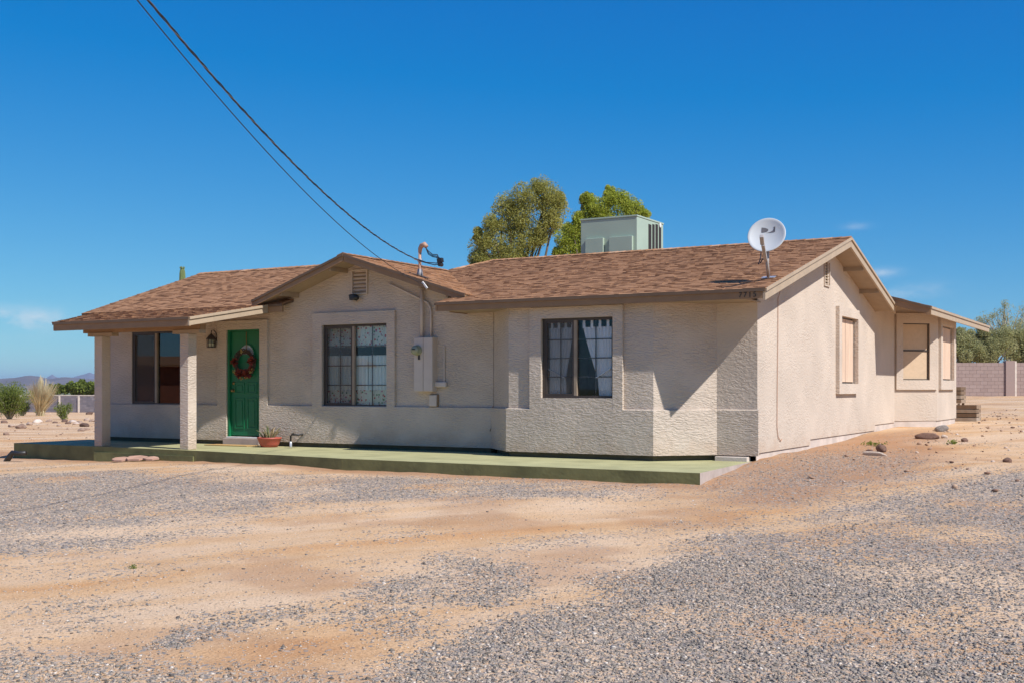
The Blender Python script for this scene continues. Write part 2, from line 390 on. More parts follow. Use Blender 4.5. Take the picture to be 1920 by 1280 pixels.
M['leaf_bright'] = toned('yellow_green_leaves', [(0, (.20, .23, .03)), (.5, (.43, .47, .06)), (1, (.62, .61, .13))], .7, 'tone', .3, 3, 0, .5)
M['leaf_mesquite'] = toned('mesquite_leaves', [(0, (.25, .25, .10)), (.5, (.44, .43, .20)), (1, (.58, .54, .30))], .8, 'tone', .3, 3, 0, .5)
M['leaf_bush'] = toned('creosote_leaves', [(0, (.085, .115, .02)), (.5, (.20, .245, .045)), (1, (.30, .34, .08))], .8, 'tone', .3, 3, 0, .5)
M['dry'] = toned('dry_straw', [(0, (.40, .30, .16)), (.5, (.66, .55, .32)), (1, (.80, .72, .48))], .9, 'tone', .2, 3, 0, .3)
M['aloe'] = toned('aloe_leaf', [(0, (.10, .12, .05)), (.5, (.24, .20, .10)), (1, (.38, .27, .15))], .6, 'random', .3, 12, 0, .1)
M['cactus'] = plain('saguaro_skin', (.13, .17, .055), .8, var=.2, scale=12)
M['block'] = toned('split_block', [(0, (.30, .215, .185)), (.5, (.335, .245, .212)), (1, (.37, .275, .24))], .95, 'tone', .3, 10, .4)
M['block_far'] = toned('grey_block', [(0, (.19, .175, .19)), (.5, (.24, .215, .225)), (1, (.30, .27, .275))], .95, 'tone', .3, 4, .3)
M['mortar'] = plain('mortar', (.29, .215, .185), .95)
M['cap'] = plain('pale_cap_block', (.68, .58, .48), .9)
M['brickred'] = plain('red_brown_siding', (.25, .085, .045), .9)

# ------------------------------------------------------------------ ground
def gz(x, y):
    x = np.asarray(x, dtype=np.float64); y = np.asarray(y, dtype=np.float64)
    z = -.16 - .22*sstep(13.5, 4.5, y)
    z = z - .13*sstep(-13.5, -18.5, x)
    zs = np.interp(y, [5, 12.5, 13.9, 15.2, 16.75, 20.8, 24.2, 29, 64, 110], [-.38, -.22, -.15, -.06, .045, .085, .215, .235, .62, .9])
    back = np.clip(y-32, 0, 100)*.9; w = sstep(-6.2-back, -5.2-back*.9, x)
    z = z*(1-w) + zs*w
    d = np.hypot(x, y)
    far = np.interp(d, [0, 24, 47, 60, 117, 250, 1000, 9000], [0, 0, -.2, -.27, -.9, -1.5, -2, -2])
    z = z + far*sstep(-17.5, -22, x)*(1-w)
    z = z + (fbm(x*.9, y*.9, 3)-.5)*.05*sstep(2, 5, d) + (fbm(x*4, y*4, 9, 3)-.5)*.018
    return z

def poly_world(px_pts, z):
    return np.array([[*at_z(a, b, z)[:2]] for a, b in px_pts])
GRAVEL = [  # outlines of the gravel patches, (photo points), ground height there, strength, edge softness in m
    ([(-260,893),(60,893),(300,893),(520,899),(640,902),(800,908),(1000,916),(1200,928),(1180,934),(1000,940),(760,945),(560,954),(400,967),(200,975),(0,988),(-260,1004)], -.25, 1.0, .45),
    ([(-260,1002),(0,998),(150,1004),(300,998),(390,991),(390,999),(260,1015),(120,1032),(-260,1062)], -.30, .75, .3),
    ([(2300,910),(1920,932),(1800,948),(1650,960),(1540,985),(1430,1010),(1290,1048),(1180,1085),(1130,1122),(1060,1150),(860,1190),(740,1230),(660,1300),(660,1420),(2500,1500)], -.33, 1.0, .3),
    ([(630,1105),(760,1078),(860,1050),(960,1066),(1005,1088),(920,1125),(770,1135),(700,1190),(640,1185)], -.35, .85, .22),
    ([(990,1020),(1150,1003),(1260,984),(1250,998),(1110,1026),(800,1046)], -.31, .6, .2),
    ([(-300,1195),(250,1215),(420,1250),(660,1262),(660,1420),(-300,1420)], -.37, .55, .35),
    ([(400,1180),(470,1145),(560,1128),(550,1168),(450,1190)], -.36, 1.5, .15),
    ([(130,1130),(300,1120),(330,1135),(180,1150)], -.36, .4, .3),
    ([(1340,902),(1480,872),(1650,868),(1780,895),(1640,925),(1400,928)], -.12, .5, .8),
]
GPOLY = [(poly_world(p, z), s, e) for p, z, s, e in GRAVEL]
def gravel_amount(x, y):
    x = np.asarray(x, float); y = np.asarray(y, float); out = np.zeros_like(x)
    wx = x + (fbm(x*1.3, y*1.3, 41)-.5)*1.1; wy = y + (fbm(x*1.3, y*1.3, 57)-.5)*1.1
    for P, s, e in GPOLY:
        ins = np.zeros(x.shape, bool); dm = np.full(x.shape, 1e9)
        for i in range(len(P)):
            a, b = P[i], P[(i+1) % len(P)]
            c = ((a[1] > wy) != (b[1] > wy)) & (wx < (b[0]-a[0])*(wy-a[1])/(b[1]-a[1]+1e-12)+a[0]); ins ^= c
            ab = b-a; t = np.clip(((wx-a[0])*ab[0]+(wy-a[1])*ab[1])/(ab@ab), 0, 1)
            dm = np.minimum(dm, np.hypot(wx-a[0]-t*ab[0], wy-a[1]-t*ab[1]))
        sd = np.where(ins, dm, -dm)
        out = np.maximum(out, s*sstep(-e*1.7, e*1.5, sd))
    patch = fbm(x*1.1, y*.9, 71)
    out = np.clip(out*(.40+.75*sstep(.25, .62, patch)), 0, .92)
    out = np.maximum(out, .16*sstep(.42, .75, fbm(x*.8, y*.8, 91)))
    return out

def grow(a, step, n, r=1.10):
    o = []; s = step
    for i in range(n): s *= r; a += s; o.append(a)
    return o
def axis(lo, hi, step, nlo, nhi):
    mid = list(np.arange(lo, hi+1e-6, step))
    left = []; a = lo; s = step
    for i in range(nlo): s *= 1.10; a -= s; left.append(a)
    return np.array(list(reversed(left)) + mid + grow(hi, step, nhi))
gx = axis(-22, 5, .075, 92, 92); gy = axis(3.0, 18.5, .075, 92, 92)
GX, GY = np.meshgrid(gx, gy); GZ = gz(GX, GY)
V = np.stack([GX.ravel(), GY.ravel(), GZ.ravel()], 1)
nx, ny = len(gx), len(gy)
ii = (np.arange(ny-1)[:, None]*nx + np.arange(nx-1)[None, :]).ravel()
F = np.stack([ii, ii+1, ii+nx+1, ii+nx], 1)
def ground_mat():
    m, n, l, b = mat_new('desert_dirt')
    g = n.new('ShaderNodeNewGeometry'); at = n.new('ShaderNodeAttribute'); at.attribute_name = 'gravel'
    def noise(s, d=5, r=.6):
        o = n.new('ShaderNodeTexNoise'); o.inputs['Scale'].default_value = s; o.inputs['Detail'].default_value = d; o.inputs['Roughness'].default_value = r
        l.new(g.outputs['Position'], o.inputs['Vector']); return o
    big, mid, fine = noise(.45, 6), noise(5, 6), noise(55, 4)
    dirt = ramp(n, [(.38, (.55, .295, .130)), (.50, (.60, .38, .205)), (.62, (.65, .46, .295))])
    l.new(big.outputs['Fac'], dirt.inputs[0])
    tm = n.new('ShaderNodeMapping'); tm.vector_type = 'TEXTURE'; tm.inputs['Rotation'].default_value = (0, 0, math.radians(57)); tm.inputs['Scale'].default_value = (6.0, .55, 1)
    l.new(g.outputs['Position'], tm.inputs[0]); tr = n.new('ShaderNodeTexNoise'); tr.inputs['Scale'].default_value = 1.0; tr.inputs['Detail'].default_value = 4; l.new(tm.outputs[0], tr.inputs['Vector'])
    av = n.new('ShaderNodeMath'); av.operation = 'MULTIPLY_ADD'; av.inputs[1].default_value = .55; l.new(big.outputs['Fac'], av.inputs[0])
    a2 = n.new('ShaderNodeMath'); a2.operation = 'MULTIPLY'; a2.inputs[1].default_value = .55; l.new(tr.outputs['Fac'], a2.inputs[0]); l.new(a2.outputs[0], av.inputs[2])
    l.new(av.outputs[0], dirt.inputs[0])
    sp = ramp(n, [(.33, (.62, .58, .55)), (.50, (1, 1, 1)), (.68, (1.12, 1.10, 1.08))]); l.new(fine.outputs['Fac'], sp.inputs[0])
    mu = n.new('ShaderNodeMix'); mu.data_type = 'RGBA'; mu.blend_type = 'MULTIPLY'; mu.inputs[0].default_value = .75
    l.new(dirt.outputs[0], mu.inputs[6]); l.new(sp.outputs[0], mu.inputs[7])
    vo = n.new('ShaderNodeTexVoronoi'); vo.inputs['Scale'].default_value = 42; vo.inputs['Randomness'].default_value = 1
    l.new(g.outputs['Position'], vo.inputs['Vector'])
    sc = n.new('ShaderNodeSeparateColor'); l.new(vo.outputs['Color'], sc.inputs[0])
    gr = ramp(n, [(0, (.14, .12, .105)), (.25, (.23, .20, .175)), (.5, (.31, .265, .225)), (.75, (.42, .315, .235)), (1, (.50, .40, .31))]); l.new(sc.outputs[0], gr.inputs[0])
    # gravel lies in grains: each cell is stone or dirt according to the local amount
    cmp_ = n.new('ShaderNodeMath'); cmp_.operation = 'LESS_THAN'; l.new(sc.outputs[1], cmp_.inputs[0])
    amt = n.new('ShaderNodeMath'); amt.operation = 'MULTIPLY'; amt.inputs[1].default_value = .85; l.new(at.outputs['Fac'], amt.inputs[0]); l.new(amt.outputs[0], cmp_.inputs[1])
    mx = n.new('ShaderNodeMix'); mx.data_type = 'RGBA'; l.new(cmp_.outputs[0], mx.inputs[0]); l.new(gr.outputs[0], mx.inputs[7])
    so = n.new('ShaderNodeAttribute'); so.attribute_name = 'soil'
    red = n.new('ShaderNodeMix'); red.data_type = 'RGBA'; l.new(so.outputs['Fac'], red.inputs[0]); l.new(mu.outputs[2], red.inputs[6]); red.inputs[7].default_value = (.375, .195, .10, 1); l.new(red.outputs[2], mx.inputs[6])
    ln = n.new('ShaderNodeVectorMath'); ln.operation = 'LENGTH'; l.new(g.outputs['Position'], ln.inputs[0])
    fr = n.new('ShaderNodeMapRange'); fr.inputs['From Min'].default_value = 125; fr.inputs['From Max'].default_value = 240; l.new(ln.outputs['Value'], fr.inputs['Value'])
    scr = n.new('ShaderNodeTexNoise'); scr.inputs['Scale'].default_value = .05; scr.inputs['Detail'].default_value = 5; l.new(g.outputs['Position'], scr.inputs['Vector'])
    sr = ramp(n, [(.4, (.13, .15, .075)), (.65, (.24, .22, .13))]); l.new(scr.outputs['Fac'], sr.inputs[0])
    fx = n.new('ShaderNodeMix'); fx.data_type = 'RGBA'; l.new(fr.outputs[0], fx.inputs[0]); l.new(mx.outputs[2], fx.inputs[6]); l.new(sr.outputs[0], fx.inputs[7])     # scrub-covered plain beyond the walls
    l.new(fx.outputs[2], b.inputs['Base Color']); b.inputs['Roughness'].default_value = .97; b.inputs['Specular IOR Level'].default_value = .1
    hs = n.new('ShaderNodeMath'); hs.operation = 'MULTIPLY_ADD'; hs.inputs[1].default_value = .5; l.new(mid.outputs['Fac'], hs.inputs[0]); l.new(fine.outputs['Fac'], hs.inputs[2])
    bp = n.new('ShaderNodeBump'); bp.inputs['Strength'].default_value = .55; bp.inputs['Distance'].default_value = .03
    l.new(hs.outputs[0], bp.inputs['Height']); l.new(bp.outputs[0], b.inputs['Normal'])
    return m
PATIO_EDGE_ = [(-19.85, 14.80), (-17.4, 14.68), (-14.65, 14.54), (-11.08, 14.02), (-7.97, 13.90), (-5.22, 13.87)]
ground = np_mesh('ground', V, F, ground_mat(), smooth=True); tag(ground, kind='structure')
ga = ground.data.attributes.new('gravel', 'FLOAT', 'POINT')
soil = sstep(-.9, -.15, GY-np.interp(GX, [p[0] for p in PATIO_EDGE_], [p[1] for p in PATIO_EDGE_]))*(GX < -4.9)*(GY < 16.5)*.75
SP_ = poly_world([(1290,905),(1420,868),(1560,842),(1720,835),(1800,870),(1700,905),(1500,925),(1330,925)], -.1)
ins = np.zeros(GX.shape, bool); dm = np.full(GX.shape, 1e9)
for i in range(len(SP_)):
    a, b = SP_[i], SP_[(i+1) % len(SP_)]
    ins ^= ((a[1] > GY) != (b[1] > GY)) & (GX < (b[0]-a[0])*(GY-a[1])/(b[1]-a[1]+1e-12)+a[0])
    ab = b-a; t = np.clip(((GX-a[0])*ab[0]+(GY-a[1])*ab[1])/(ab@ab), 0, 1); dm = np.minimum(dm, np.hypot(GX-a[0]-t*ab[0], GY-a[1]-t*ab[1]))
soil = np.maximum(soil, .8*sstep(-.7, .7, np.where(ins, dm, -dm)+(fbm(GX*1.5, GY*1.5, 77)-.5)*1.2))
soil = np.maximum(soil, .45*sstep(.56, .75, fbm(GX*.7, GY*.9, 29)))
gs = ground.data.attributes.new('soil', 'FLOAT', 'POINT'); gs.data.foreach_set('value', soil.astype(np.float32).ravel())
ga.data.foreach_set('value', (gravel_amount(GX, GY)*(np.hypot(GX, GY) < 60)).astype(np.float32).ravel())

# hills far beyond the plain
def hill(dist, prof, seed, colr, depth):
    m, n, l, b = mat_new('hill_scrub_%d' % seed)
    g = n.new('ShaderNodeNewGeometry'); no = n.new('ShaderNodeTexNoise'); no.inputs['Scale'].default_value = .012; no.inputs['Detail'].default_value = 7
    l.new(g.outputs['Position'], no.inputs['Vector'])
    r = ramp(n, [(.35, tuple(c*.75 for c in colr)), (.65, tuple(c*1.2 for c in colr))]); l.new(no.outputs['Fac'], r.inputs[0]); l.new(r.outputs[0], b.inputs['Base Color'])
    b.inputs['Roughness'].default_value = 1; b.inputs['Specular IOR Level'].default_value = 0
    cols = np.linspace(prof[0][0], prof[-1][0], 260); tops = np.interp(cols, [p[0] for p in prof], [p[1] for p in prof])
    rows = 14; V = []
    for j in range(rows):
        t = j/(rows-1)
        for c, tp in zip(cols, tops):
            d = dist*(1 + depth*t) 
            jag = (fbm(np.array([c*.02+seed]), np.array([t*3.0]), seed)[0]-.5)
            h = (HY - tp)/FPX*dist
            hh = h*math.sin(math.pi/2*min(1, t*1.02))**1.0*(1+.35*jag*(1-t)) + h*.06*(fbm(np.array([c*.11]), np.array([2.0]), seed+3)[0]-.5)*t
            p = at_d(c, HY, d); V.append((p.x, p.y, hh*(1+depth*t)/(1+depth) * (1+depth) - 3 + 1.07*t))
    V = np.array(V); nc = len(cols)
    ii = (np.arange(rows-1)[:, None]*nc + np.arange(nc-1)[None, :]).ravel()
    o = np_mesh('hill', V, np.stack([ii, ii+1, ii+nc+1, ii+nc], 1), m, smooth=True); return tag(o, kind='structure')
hill(3600, [(-900,716),(-400,706),(-200,712),(-60,708),(0,708),(30,706),(55,701.5),(75,704),(95,709),(105,706.5),(120,704.5),(150,707),(178,709),(215,713),(330,718),(500,716),(800,722)], 5, (.15, .125, .12), .25)
hill(8500, [(-600,722),(60,722),(92,704),(98,700),(104,705),(125,709),(140,705),(150,702),(160,700),(168,697),(180,701),(200,706),(240,712),(420,718),(700,722)], 8, (.20, .17, .17), .15)

# ------------------------------------------------------------------ the slab
PATIO_EDGE = [(-19.85, 14.80), (-17.4, 14.68), (-14.65, 14.54), (-11.08, 14.02), (-7.97, 13.90), (-5.22, 13.87)]
mb = MB(); top = [Vector((*p, 0)) for p in PATIO_EDGE] + [Vector((-5.40, 16.56, 0)), Vector((-19.85, 16.60, 0))]
mb.prism(list(reversed(top)), (0, 0, -.62))
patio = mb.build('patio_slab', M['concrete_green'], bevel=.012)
patio.data.materials.append(M['slab_side']); patio.data.materials.append(M['concrete'])     # sides are a darker green, the right end is bare
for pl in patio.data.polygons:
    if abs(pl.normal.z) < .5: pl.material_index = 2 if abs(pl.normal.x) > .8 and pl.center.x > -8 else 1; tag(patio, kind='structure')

mb = MB(); mb.prism([(-17.38, 14.655, -.10), (-14.72, 14.52, -.10), (-14.72, 14.60, -.10), (-17.38, 14.74, -.10)], (0, 0, -.5))
o = mb.build('slab_ledge', M['slab_side'], patio, bevel=.012)
# ------------------------------------------------------------------ the house
YW, XS = 16.50, -5.32              # front wall face, side wall face
house = thing('house', (-11, 18, 0), 'single storey tan stucco house with brown shingle gable roofs', 'house')
OFF = .05                           # how far trim and lower wall stand proud
ZB, ZS = .75, .085                  # top of the lower wall band, bottom of the stucco

def wall_cells(mb, O, U, N, u0, u1, z0, z1, holes, depth=.14):
    """flat wall with rectangular openings and their reveals; O origin, U along, N outward"""
    O, U, N = Vector(O), Vector(U), Vector(N)
    P = lambda u, z, d=0: O + U*u + Vector((0, 0, z)) - N*d
    us = sorted({u0, u1, *[h[0] for h in holes], *[h[1] for h in holes]}); zs = sorted({z0, z1, *[h[2] for h in holes], *[h[3] for h in holes]})
    for a, b in zip(us, us[1:]):
        for c, d in zip(zs, zs[1:]):
            um, zm = (a+b)/2, (c+d)/2
            if any(h[0] < um < h[1] and h[2] < zm < h[3] for h in holes): continue
            mb.quad(P(a,c), P(b,c), P(b,d), P(a,d)); mb.quad(P(b,c,depth), P(a,c,depth), P(a,d,depth), P(b,d,depth))
    for a, b, c, d in holes:
        mb.quad(P(a,c), P(a,c,depth), P(b,c,depth), P(b,c)); mb.quad(P(a,d,depth), P(a,d), P(b,d), P(b,d,depth))
        mb.quad(P(a,c), P(a,d), P(a,d,depth), P(a,c,depth)); mb.quad(P(b,d), P(b,c), P(b,c,depth), P(b,d,depth))

# openings on the front wall (from the photo columns)
YT = YW - OFF
WL = (xy(243.8, YT), xy(341.5, YT)+.10, .745, 2.215)     # porch window
DR = (xy(424.3, YT), xy(486, YT), .155, 2.19)            # door
WM = (xy(603, YT), xy(724.5, YT), .745, 2.22)            # kitchen window
holes = [WL, DR, WM]
mb = MB()
wall_cells(mb, (0, YW, 0), (1, 0, 0), (0, -1, 0), -19.2, -9.845, ZS, 2.45, [(h[0], h[1], h[2], h[3]) for h in holes])
mb.prism([(-19.2, YW, 2.45), (-14.72, YW, 2.45), (-14.72, YW, 2.585), (-19.2, YW, 2.585)], (0, .12, 0))
mb.prism([(-14.72, YW, 2.45), (-9.845, YW, 2.45), (-9.845, YW, 2.50), (-10.25, YW, 2.585), (-12.59, YW, 3.325), (-14.72, YW, 2.585)], (0, .12, 0))
mb.build('wall', M['stucco'], house)

BAY = [(-9.845, YW), (-9.145, 15.80), (-6.675, 15.80), (-5.945, YW)]
ZC = 2.335                                              # soffit height
WBy = 15.80 - OFF
WB = (xy(1014, WBy), xy(1148.5, WBy), .925, 2.15)
mb = MB()
s2 = math.sqrt(.5)
def wseg(mb, a, b, z0, z1, holes=(), depth=.14):
    A, B = Vector((*a, 0)), Vector((*b, 0)); U = (B-A).normalized(); N = Vector((U.y, -U.x, 0))
    wall_cells(mb, A, U, N, 0, (B-A).length, z0, z1, list(holes), depth)
wseg(mb, BAY[0], BAY[1], ZS, ZC)
wseg(mb, BAY[1], BAY[2], ZS, ZC, [(WB[0]+9.145, WB[1]+9.145, WB[2], WB[3])])
wseg(mb, BAY[2], BAY[3], ZS, ZC)
mb.build('wall', M['stucco'], house)
# wall between bay and corner, then the long side wall with its gable and the rear bay
BY2 = [(XS, 26.1), (-4.56, 26.86), (-4.56, 29.44), (XS, 30.2)]
SW1 = (yx(1577, XS+OFF), yx(1607.5, XS+OFF), 1.165, 2.39)
mb = MB()
wseg(mb, BAY[3], (XS, YW), ZS, ZC)
wall_cells(mb, (XS, 0, 0), (0, 1, 0), (1, 0, 0), YW, 19.35, .12, 2.55, [])
wall_cells(mb, (XS, 0, 0), (0, 1, 0), (1, 0, 0), 19.35, 24.2, .215, 2.55, [(SW1[0], SW1[1], SW1[2], SW1[3])], .09)
GV = (yx(1544.5, XS), yx(1554.5, XS), 2.86, 3.31)
mb2 = MB()
zl = lambda y: (2.456+.257*(y-15.6) if y < 20.48 else 3.71-.257*(y-20.48)) - .115
ys = sorted({YW, GV[0], GV[1], 20.48, 24.2})
for a, b in zip(ys, ys[1:]):
    if abs(a-GV[0]) < 1e-6:
        mb.prism([(XS, a, 2.55), (XS, b, 2.55), (XS, b, GV[2]), (XS, a, GV[2])], (-.12, 0, 0))
        mb.prism([(XS, a, GV[3]), (XS, b, GV[3]), (XS, b, zl(b)), (XS, a, zl(a))], (-.12, 0, 0))
    else:
        mb.prism([(XS, a, 2.55), (XS, b, 2.55), (XS, b, zl(b)), (XS, a, zl(a))], (-.12, 0, 0))
mb.build('wall', M['stucco_side'], house)
mb = MB()
wseg(mb, (XS, 24.2), BY2[0], .33, 2.97)
zr_ = lambda x: 2.696 + .30*(-4.207-x) - .055
mb.prism([(*BY2[0], 2.74), (*BY2[1], 2.74), (*BY2[1], zr_(-4.56)), (*BY2[0], zr_(XS))], (-.06, .06, 0))
L45 = (Vector(BY2[1])-Vector(BY2[0])).length
WR1 = (.183, .854, 1.26, 2.50)
wseg(mb, BY2[0], BY2[1], .36, 2.74, [WR1], .10)
SW2 = (yx(1767, -4.56+OFF), yx(1788.5, -4.56+OFF), 1.26, 2.49)
wseg(mb, BY2[1], BY2[2], .36, 2.74, [(SW2[0]-26.86, SW2[1]-26.86, SW2[2], SW2[3])], .09)
wseg(mb, BY2[2], BY2[3], .36, 2.74); wseg(mb, BY2[3], (XS, 33.2), .33, 2.95)
mb.build('wall', M['stucco_side'], house)
# unseen sides: they keep the rooms dark
mb = MB()
mb.box(-19.2, -19.06, YW+.15, 23.0, ZS, 2.6); mb.prism([(-19.2, YW+.15, 2.6), (-19.2, 22.4, 2.6), (-19.2, 19.46, 3.58)], (.12, 0, 0))
mb.box(-19.2, -12.0, 22.9, 23.05, ZS, 2.7); mb.box(-12.0, -7.5, 24.2, 24.35, ZS, 2.7); mb.box(-7.5, XS-.15, 33.0, 33.15, ZS, 2.7)
mb.box(-12.15, -12.0, 22.9, 24.3, ZS, 2.7); mb.box(-7.6, -7.5, 24.2, 33.1, ZS, 2.7)
mb.build('wall', M['stucco_fine'], house)
# rooms: floor, ceiling and a back wall per room
mb = MB()
mb.box(-19.0, XS-.2, YW+.16, 22.8, .10, .14); mb.box(-19.0, -14.9, 16.8, 22.8, 2.42, 2.45); mb.box(-9.1, -6.7, 15.95, 16.66, .10, .14)
mb.box(-14.9, XS-.2, 16.8, 22.8, 2.30, 2.33); mb.box(-19.0, XS-.2, 20.2, 20.3, .14, 2.3)
for x in (-14.85, -11.5, -10.0): mb.box(x, x+.1, 16.66, 20.2, .14, 2.3)
mb.build('interior_wall', M['int'], house)

# lower wall band, standing proud, with its sloped ledge
def band(path, z0, z1, off, mat, name='wainscot', ends=(True, True)):
    P = [Vector((*p, 0)) for p in path]; O = []
    for i, p in enumerate(P):
        ns = []
        if i > 0: u = (P[i]-P[i-1]).normalized(); ns.append(Vector((u.y, -u.x, 0)))
        if i < len(P)-1: u = (P[i+1]-P[i]).normalized(); ns.append(Vector((u.y, -u.x, 0)))
        n = sum(ns, Vector()).normalized(); O.append(p + n*(off/max(.3, n.dot(ns[0]))))
    Z = lambda p, z: (p.x, p.y, z); mb = MB()
    for i in range(len(P)-1):
        mb.quad(Z(O[i],z0), Z(O[i+1],z0), Z(O[i+1],z1), Z(O[i],z1))
        mb.quad(Z(O[i],z1), Z(O[i+1],z1), Z(P[i+1],z1+.012), Z(P[i],z1+.012)); mb.quad(Z(P[i],z0), Z(P[i+1],z0), Z(O[i+1],z0), Z(O[i],z0))
    if ends[0]: mb.quad(Z(P[0],z0), Z(O[0],z0), Z(O[0],z1), Z(P[0],z1))
    if ends[1]: mb.quad(Z(O[-1],z0), Z(P[-1],z0), Z(P[-1],z1), Z(O[-1],z1))
    return mb.build(name, mat, house)
band([(-19.2, YW-.002), (DR[0], YW-.002)], ZS-.004, ZB, OFF, M['stucco'])
band([(DR[1], YW-.002), (BAY[0][0], YW-.002), (BAY[1][0], BAY[1][1]-.002), (BAY[2][0], BAY[2][1]-.002), (BAY[3][0], YW-.002), (XS+.03, YW-.002)], ZS-.004, ZB, OFF, M['stucco'])
# foundation, set back under the stucco
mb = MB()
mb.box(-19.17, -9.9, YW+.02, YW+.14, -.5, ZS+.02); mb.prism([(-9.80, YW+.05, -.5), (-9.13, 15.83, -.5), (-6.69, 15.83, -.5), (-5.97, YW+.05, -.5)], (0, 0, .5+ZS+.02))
mb.build('foundation', M['found_shaded'], house); mb = MB()
mb.box(-5.97, XS-.03, YW+.02, YW+.14, -.5, ZS+.04)
mb.box(XS-.14, XS-.022, YW+.02, 24.2, -.5, .24); mb.box(XS-.14, XS-.022, 24.2, 33.2, -.4, .36)
mb.prism([(XS-.022, 26.1, -.4), (-4.585, 26.85, -.4), (-4.585, 29.42, -.4), (XS-.022, 30.2, -.4)], (0, 0, .78))
mb.build('foundation', M['found'], house)
mb = MB(); mb.box(-5.93, -5.43, 16.36, 16.52, -.02, .065)
mb.build('foundation_ledge', M['found'], house, bevel=.01)
# trim bands round the openings
def trim(name, O, U, N, hole, w, zt, zb=None, off=OFF, mat=None, sides='lrt'):
    O, U, N = Vector(O), Vector(U), Vector(N); a, b, c, d = hole; mb = MB()
    def bx(u0, u1, z0, z1): 
        mb.obox(O+U*(u0+u1)/2+Vector((0,0,(z0+z1)/2))+N*(off/2-.002), U, N, (0,0,1), (u1-u0)/2, off/2+.002, (z1-z0)/2)
    zb = c if zb is None else zb
    if 'l' in sides: bx(a-w[0], a, zb, d+.0)
    if 'r' in sides: bx(b, b+w[1], zb, d+.0)
    if 't' in sides: bx(a-(w[0] if 'l' in sides else 0), b+(w[1] if 'r' in sides else 0), d, zt)
    if 'b' in sides: bx(a-w[0], b+w[1], zb-w[2], zb)
    return mb.build(name, mat or M['stucco'], house)
FO, FU, FN = (0, YW, 0), (1, 0, 0), (0, -1, 0)
trim('window_trim', FO, FU, FN, WM, (WM[0]-xy(585.4, YT), xy(739.7, YT)-WM[1]), 2.435, ZB)
trim('door_trim', FO, FU, FN, DR, (DR[0]-xy(407, YT), xy(500.8, YT)-DR[1]), 2.36, ZB)
BO = (0, 15.80, 0)
trim('window_trim', BO, FU, FN, WB, (WB[0]-xy(992.7, WBy), xy(1167, WBy)-WB[1]), 2.322, ZB)
mb = MB(); mb.box(WB[0]-.0, WB[1]+.0, 15.752, 15.80, ZB+.002, WB[2]); mb.build('window_sill', M['stucco'], house)
SO, SU, SN = (XS, 0, 0), (0, 1, 0), (1, 0, 0)
trim('window_trim', SO, SU, SN, SW1, (.19, .10, .19), SW1[3]+.17, sides='lrtb', off=.07, mat=M['stucco_side'])
u45 = (Vector((*BY2[1], 0))-Vector((*BY2[0], 0))).normalized(); n45 = Vector((u45.y, -u45.x, 0))
trim('window_trim', (*BY2[0], 0), u45, n45, WR1, (.165, .20, .21), 2.72, sides='lrtb', mat=M['stucco_side'])
trim('window_trim', (-4.56, 0, 0), SU, SN, SW2, (.20, .16, .21), 2.72, sides='lrtb', off=.06, mat=M['stucco_side'])

# ---- windows
def slider(hole, Y, gmat=None, mull=None, rows=4, grid=True, screen=True, top_open=0):
    a, b, c, d = hole; yg = Y; fw = .038
    mb = MB()
    for x0, x1, z0, z1 in ((a, a+fw, c, d), (b-fw, b, c, d), (a+fw, b-fw, c, c+fw), (a+fw, b-fw, d-fw, d)): mb.box(x0, x1, yg-.03, yg+.05, z0, z1)
    win = mb.build('window', M['bronze'], house)
    xm = (a+b)/2 if mull is None else mull
    mm = MB(); mm.box(xm-.024, xm+.024, yg-.026, yg+.03, c+fw, d-fw); mm.build('mullion', M['bronze_light'] , win)
    sm = MB(); z0, z1 = c+fw, d-fw
    for x0, x1, q0, q1 in ((a+fw, a+fw+.03, z0, z1), (xm-.055, xm-.024, z0, z1), (a+fw+.03, xm-.055, z0, z0+.03), (a+fw+.03, xm-.055, z1-.03, z1)): sm.box(x0, x1, yg-.022, yg+.01, q0, q1)
    sm.build('sash', M['bronze'], win)
    for x0, x1, yy in ((a+fw, xm-.024, yg+.012), (xm+.024, b-fw, yg+.02)):
        g = MB(); g.box(x0, x1, yy, yy+.004, z0, z1); g.build('pane', gmat or M['glass'], win)
        if grid:
            xc = (x0+x1)/2; m = MB(); m.box(xc-.009, xc+.009, yy+.012, yy+.018, z0, z1); m.build('muntin', M['bronze'], win)
            for r in range(1, rows):
                zz = z0+(z1-z0)*r/rows; m = MB(); m.box(x0, x1, yy+.019, yy+.025, zz-.008, zz+.008); m.build('muntin', M['bronze'], win)
    if screen:
        s = MB(); s.quad((a+fw+.03, yg-.008, z0+.03), (xm-.055, yg-.008, z0+.03), (xm-.055, yg-.008, z1-.03), (a+fw+.03, yg-.008, z1-.03)); s.build('insect_screen', M['screen'], win)
    return win
slider(WL, YW+.04, gmat=M['glass_tint'], mull=xy(294, YW+.04), grid=False)
slider(WM, YW+.04, mull=xy(664, YW+.04))
slider(WB, 15.80+.04, mull=xy(1080, 15.84))
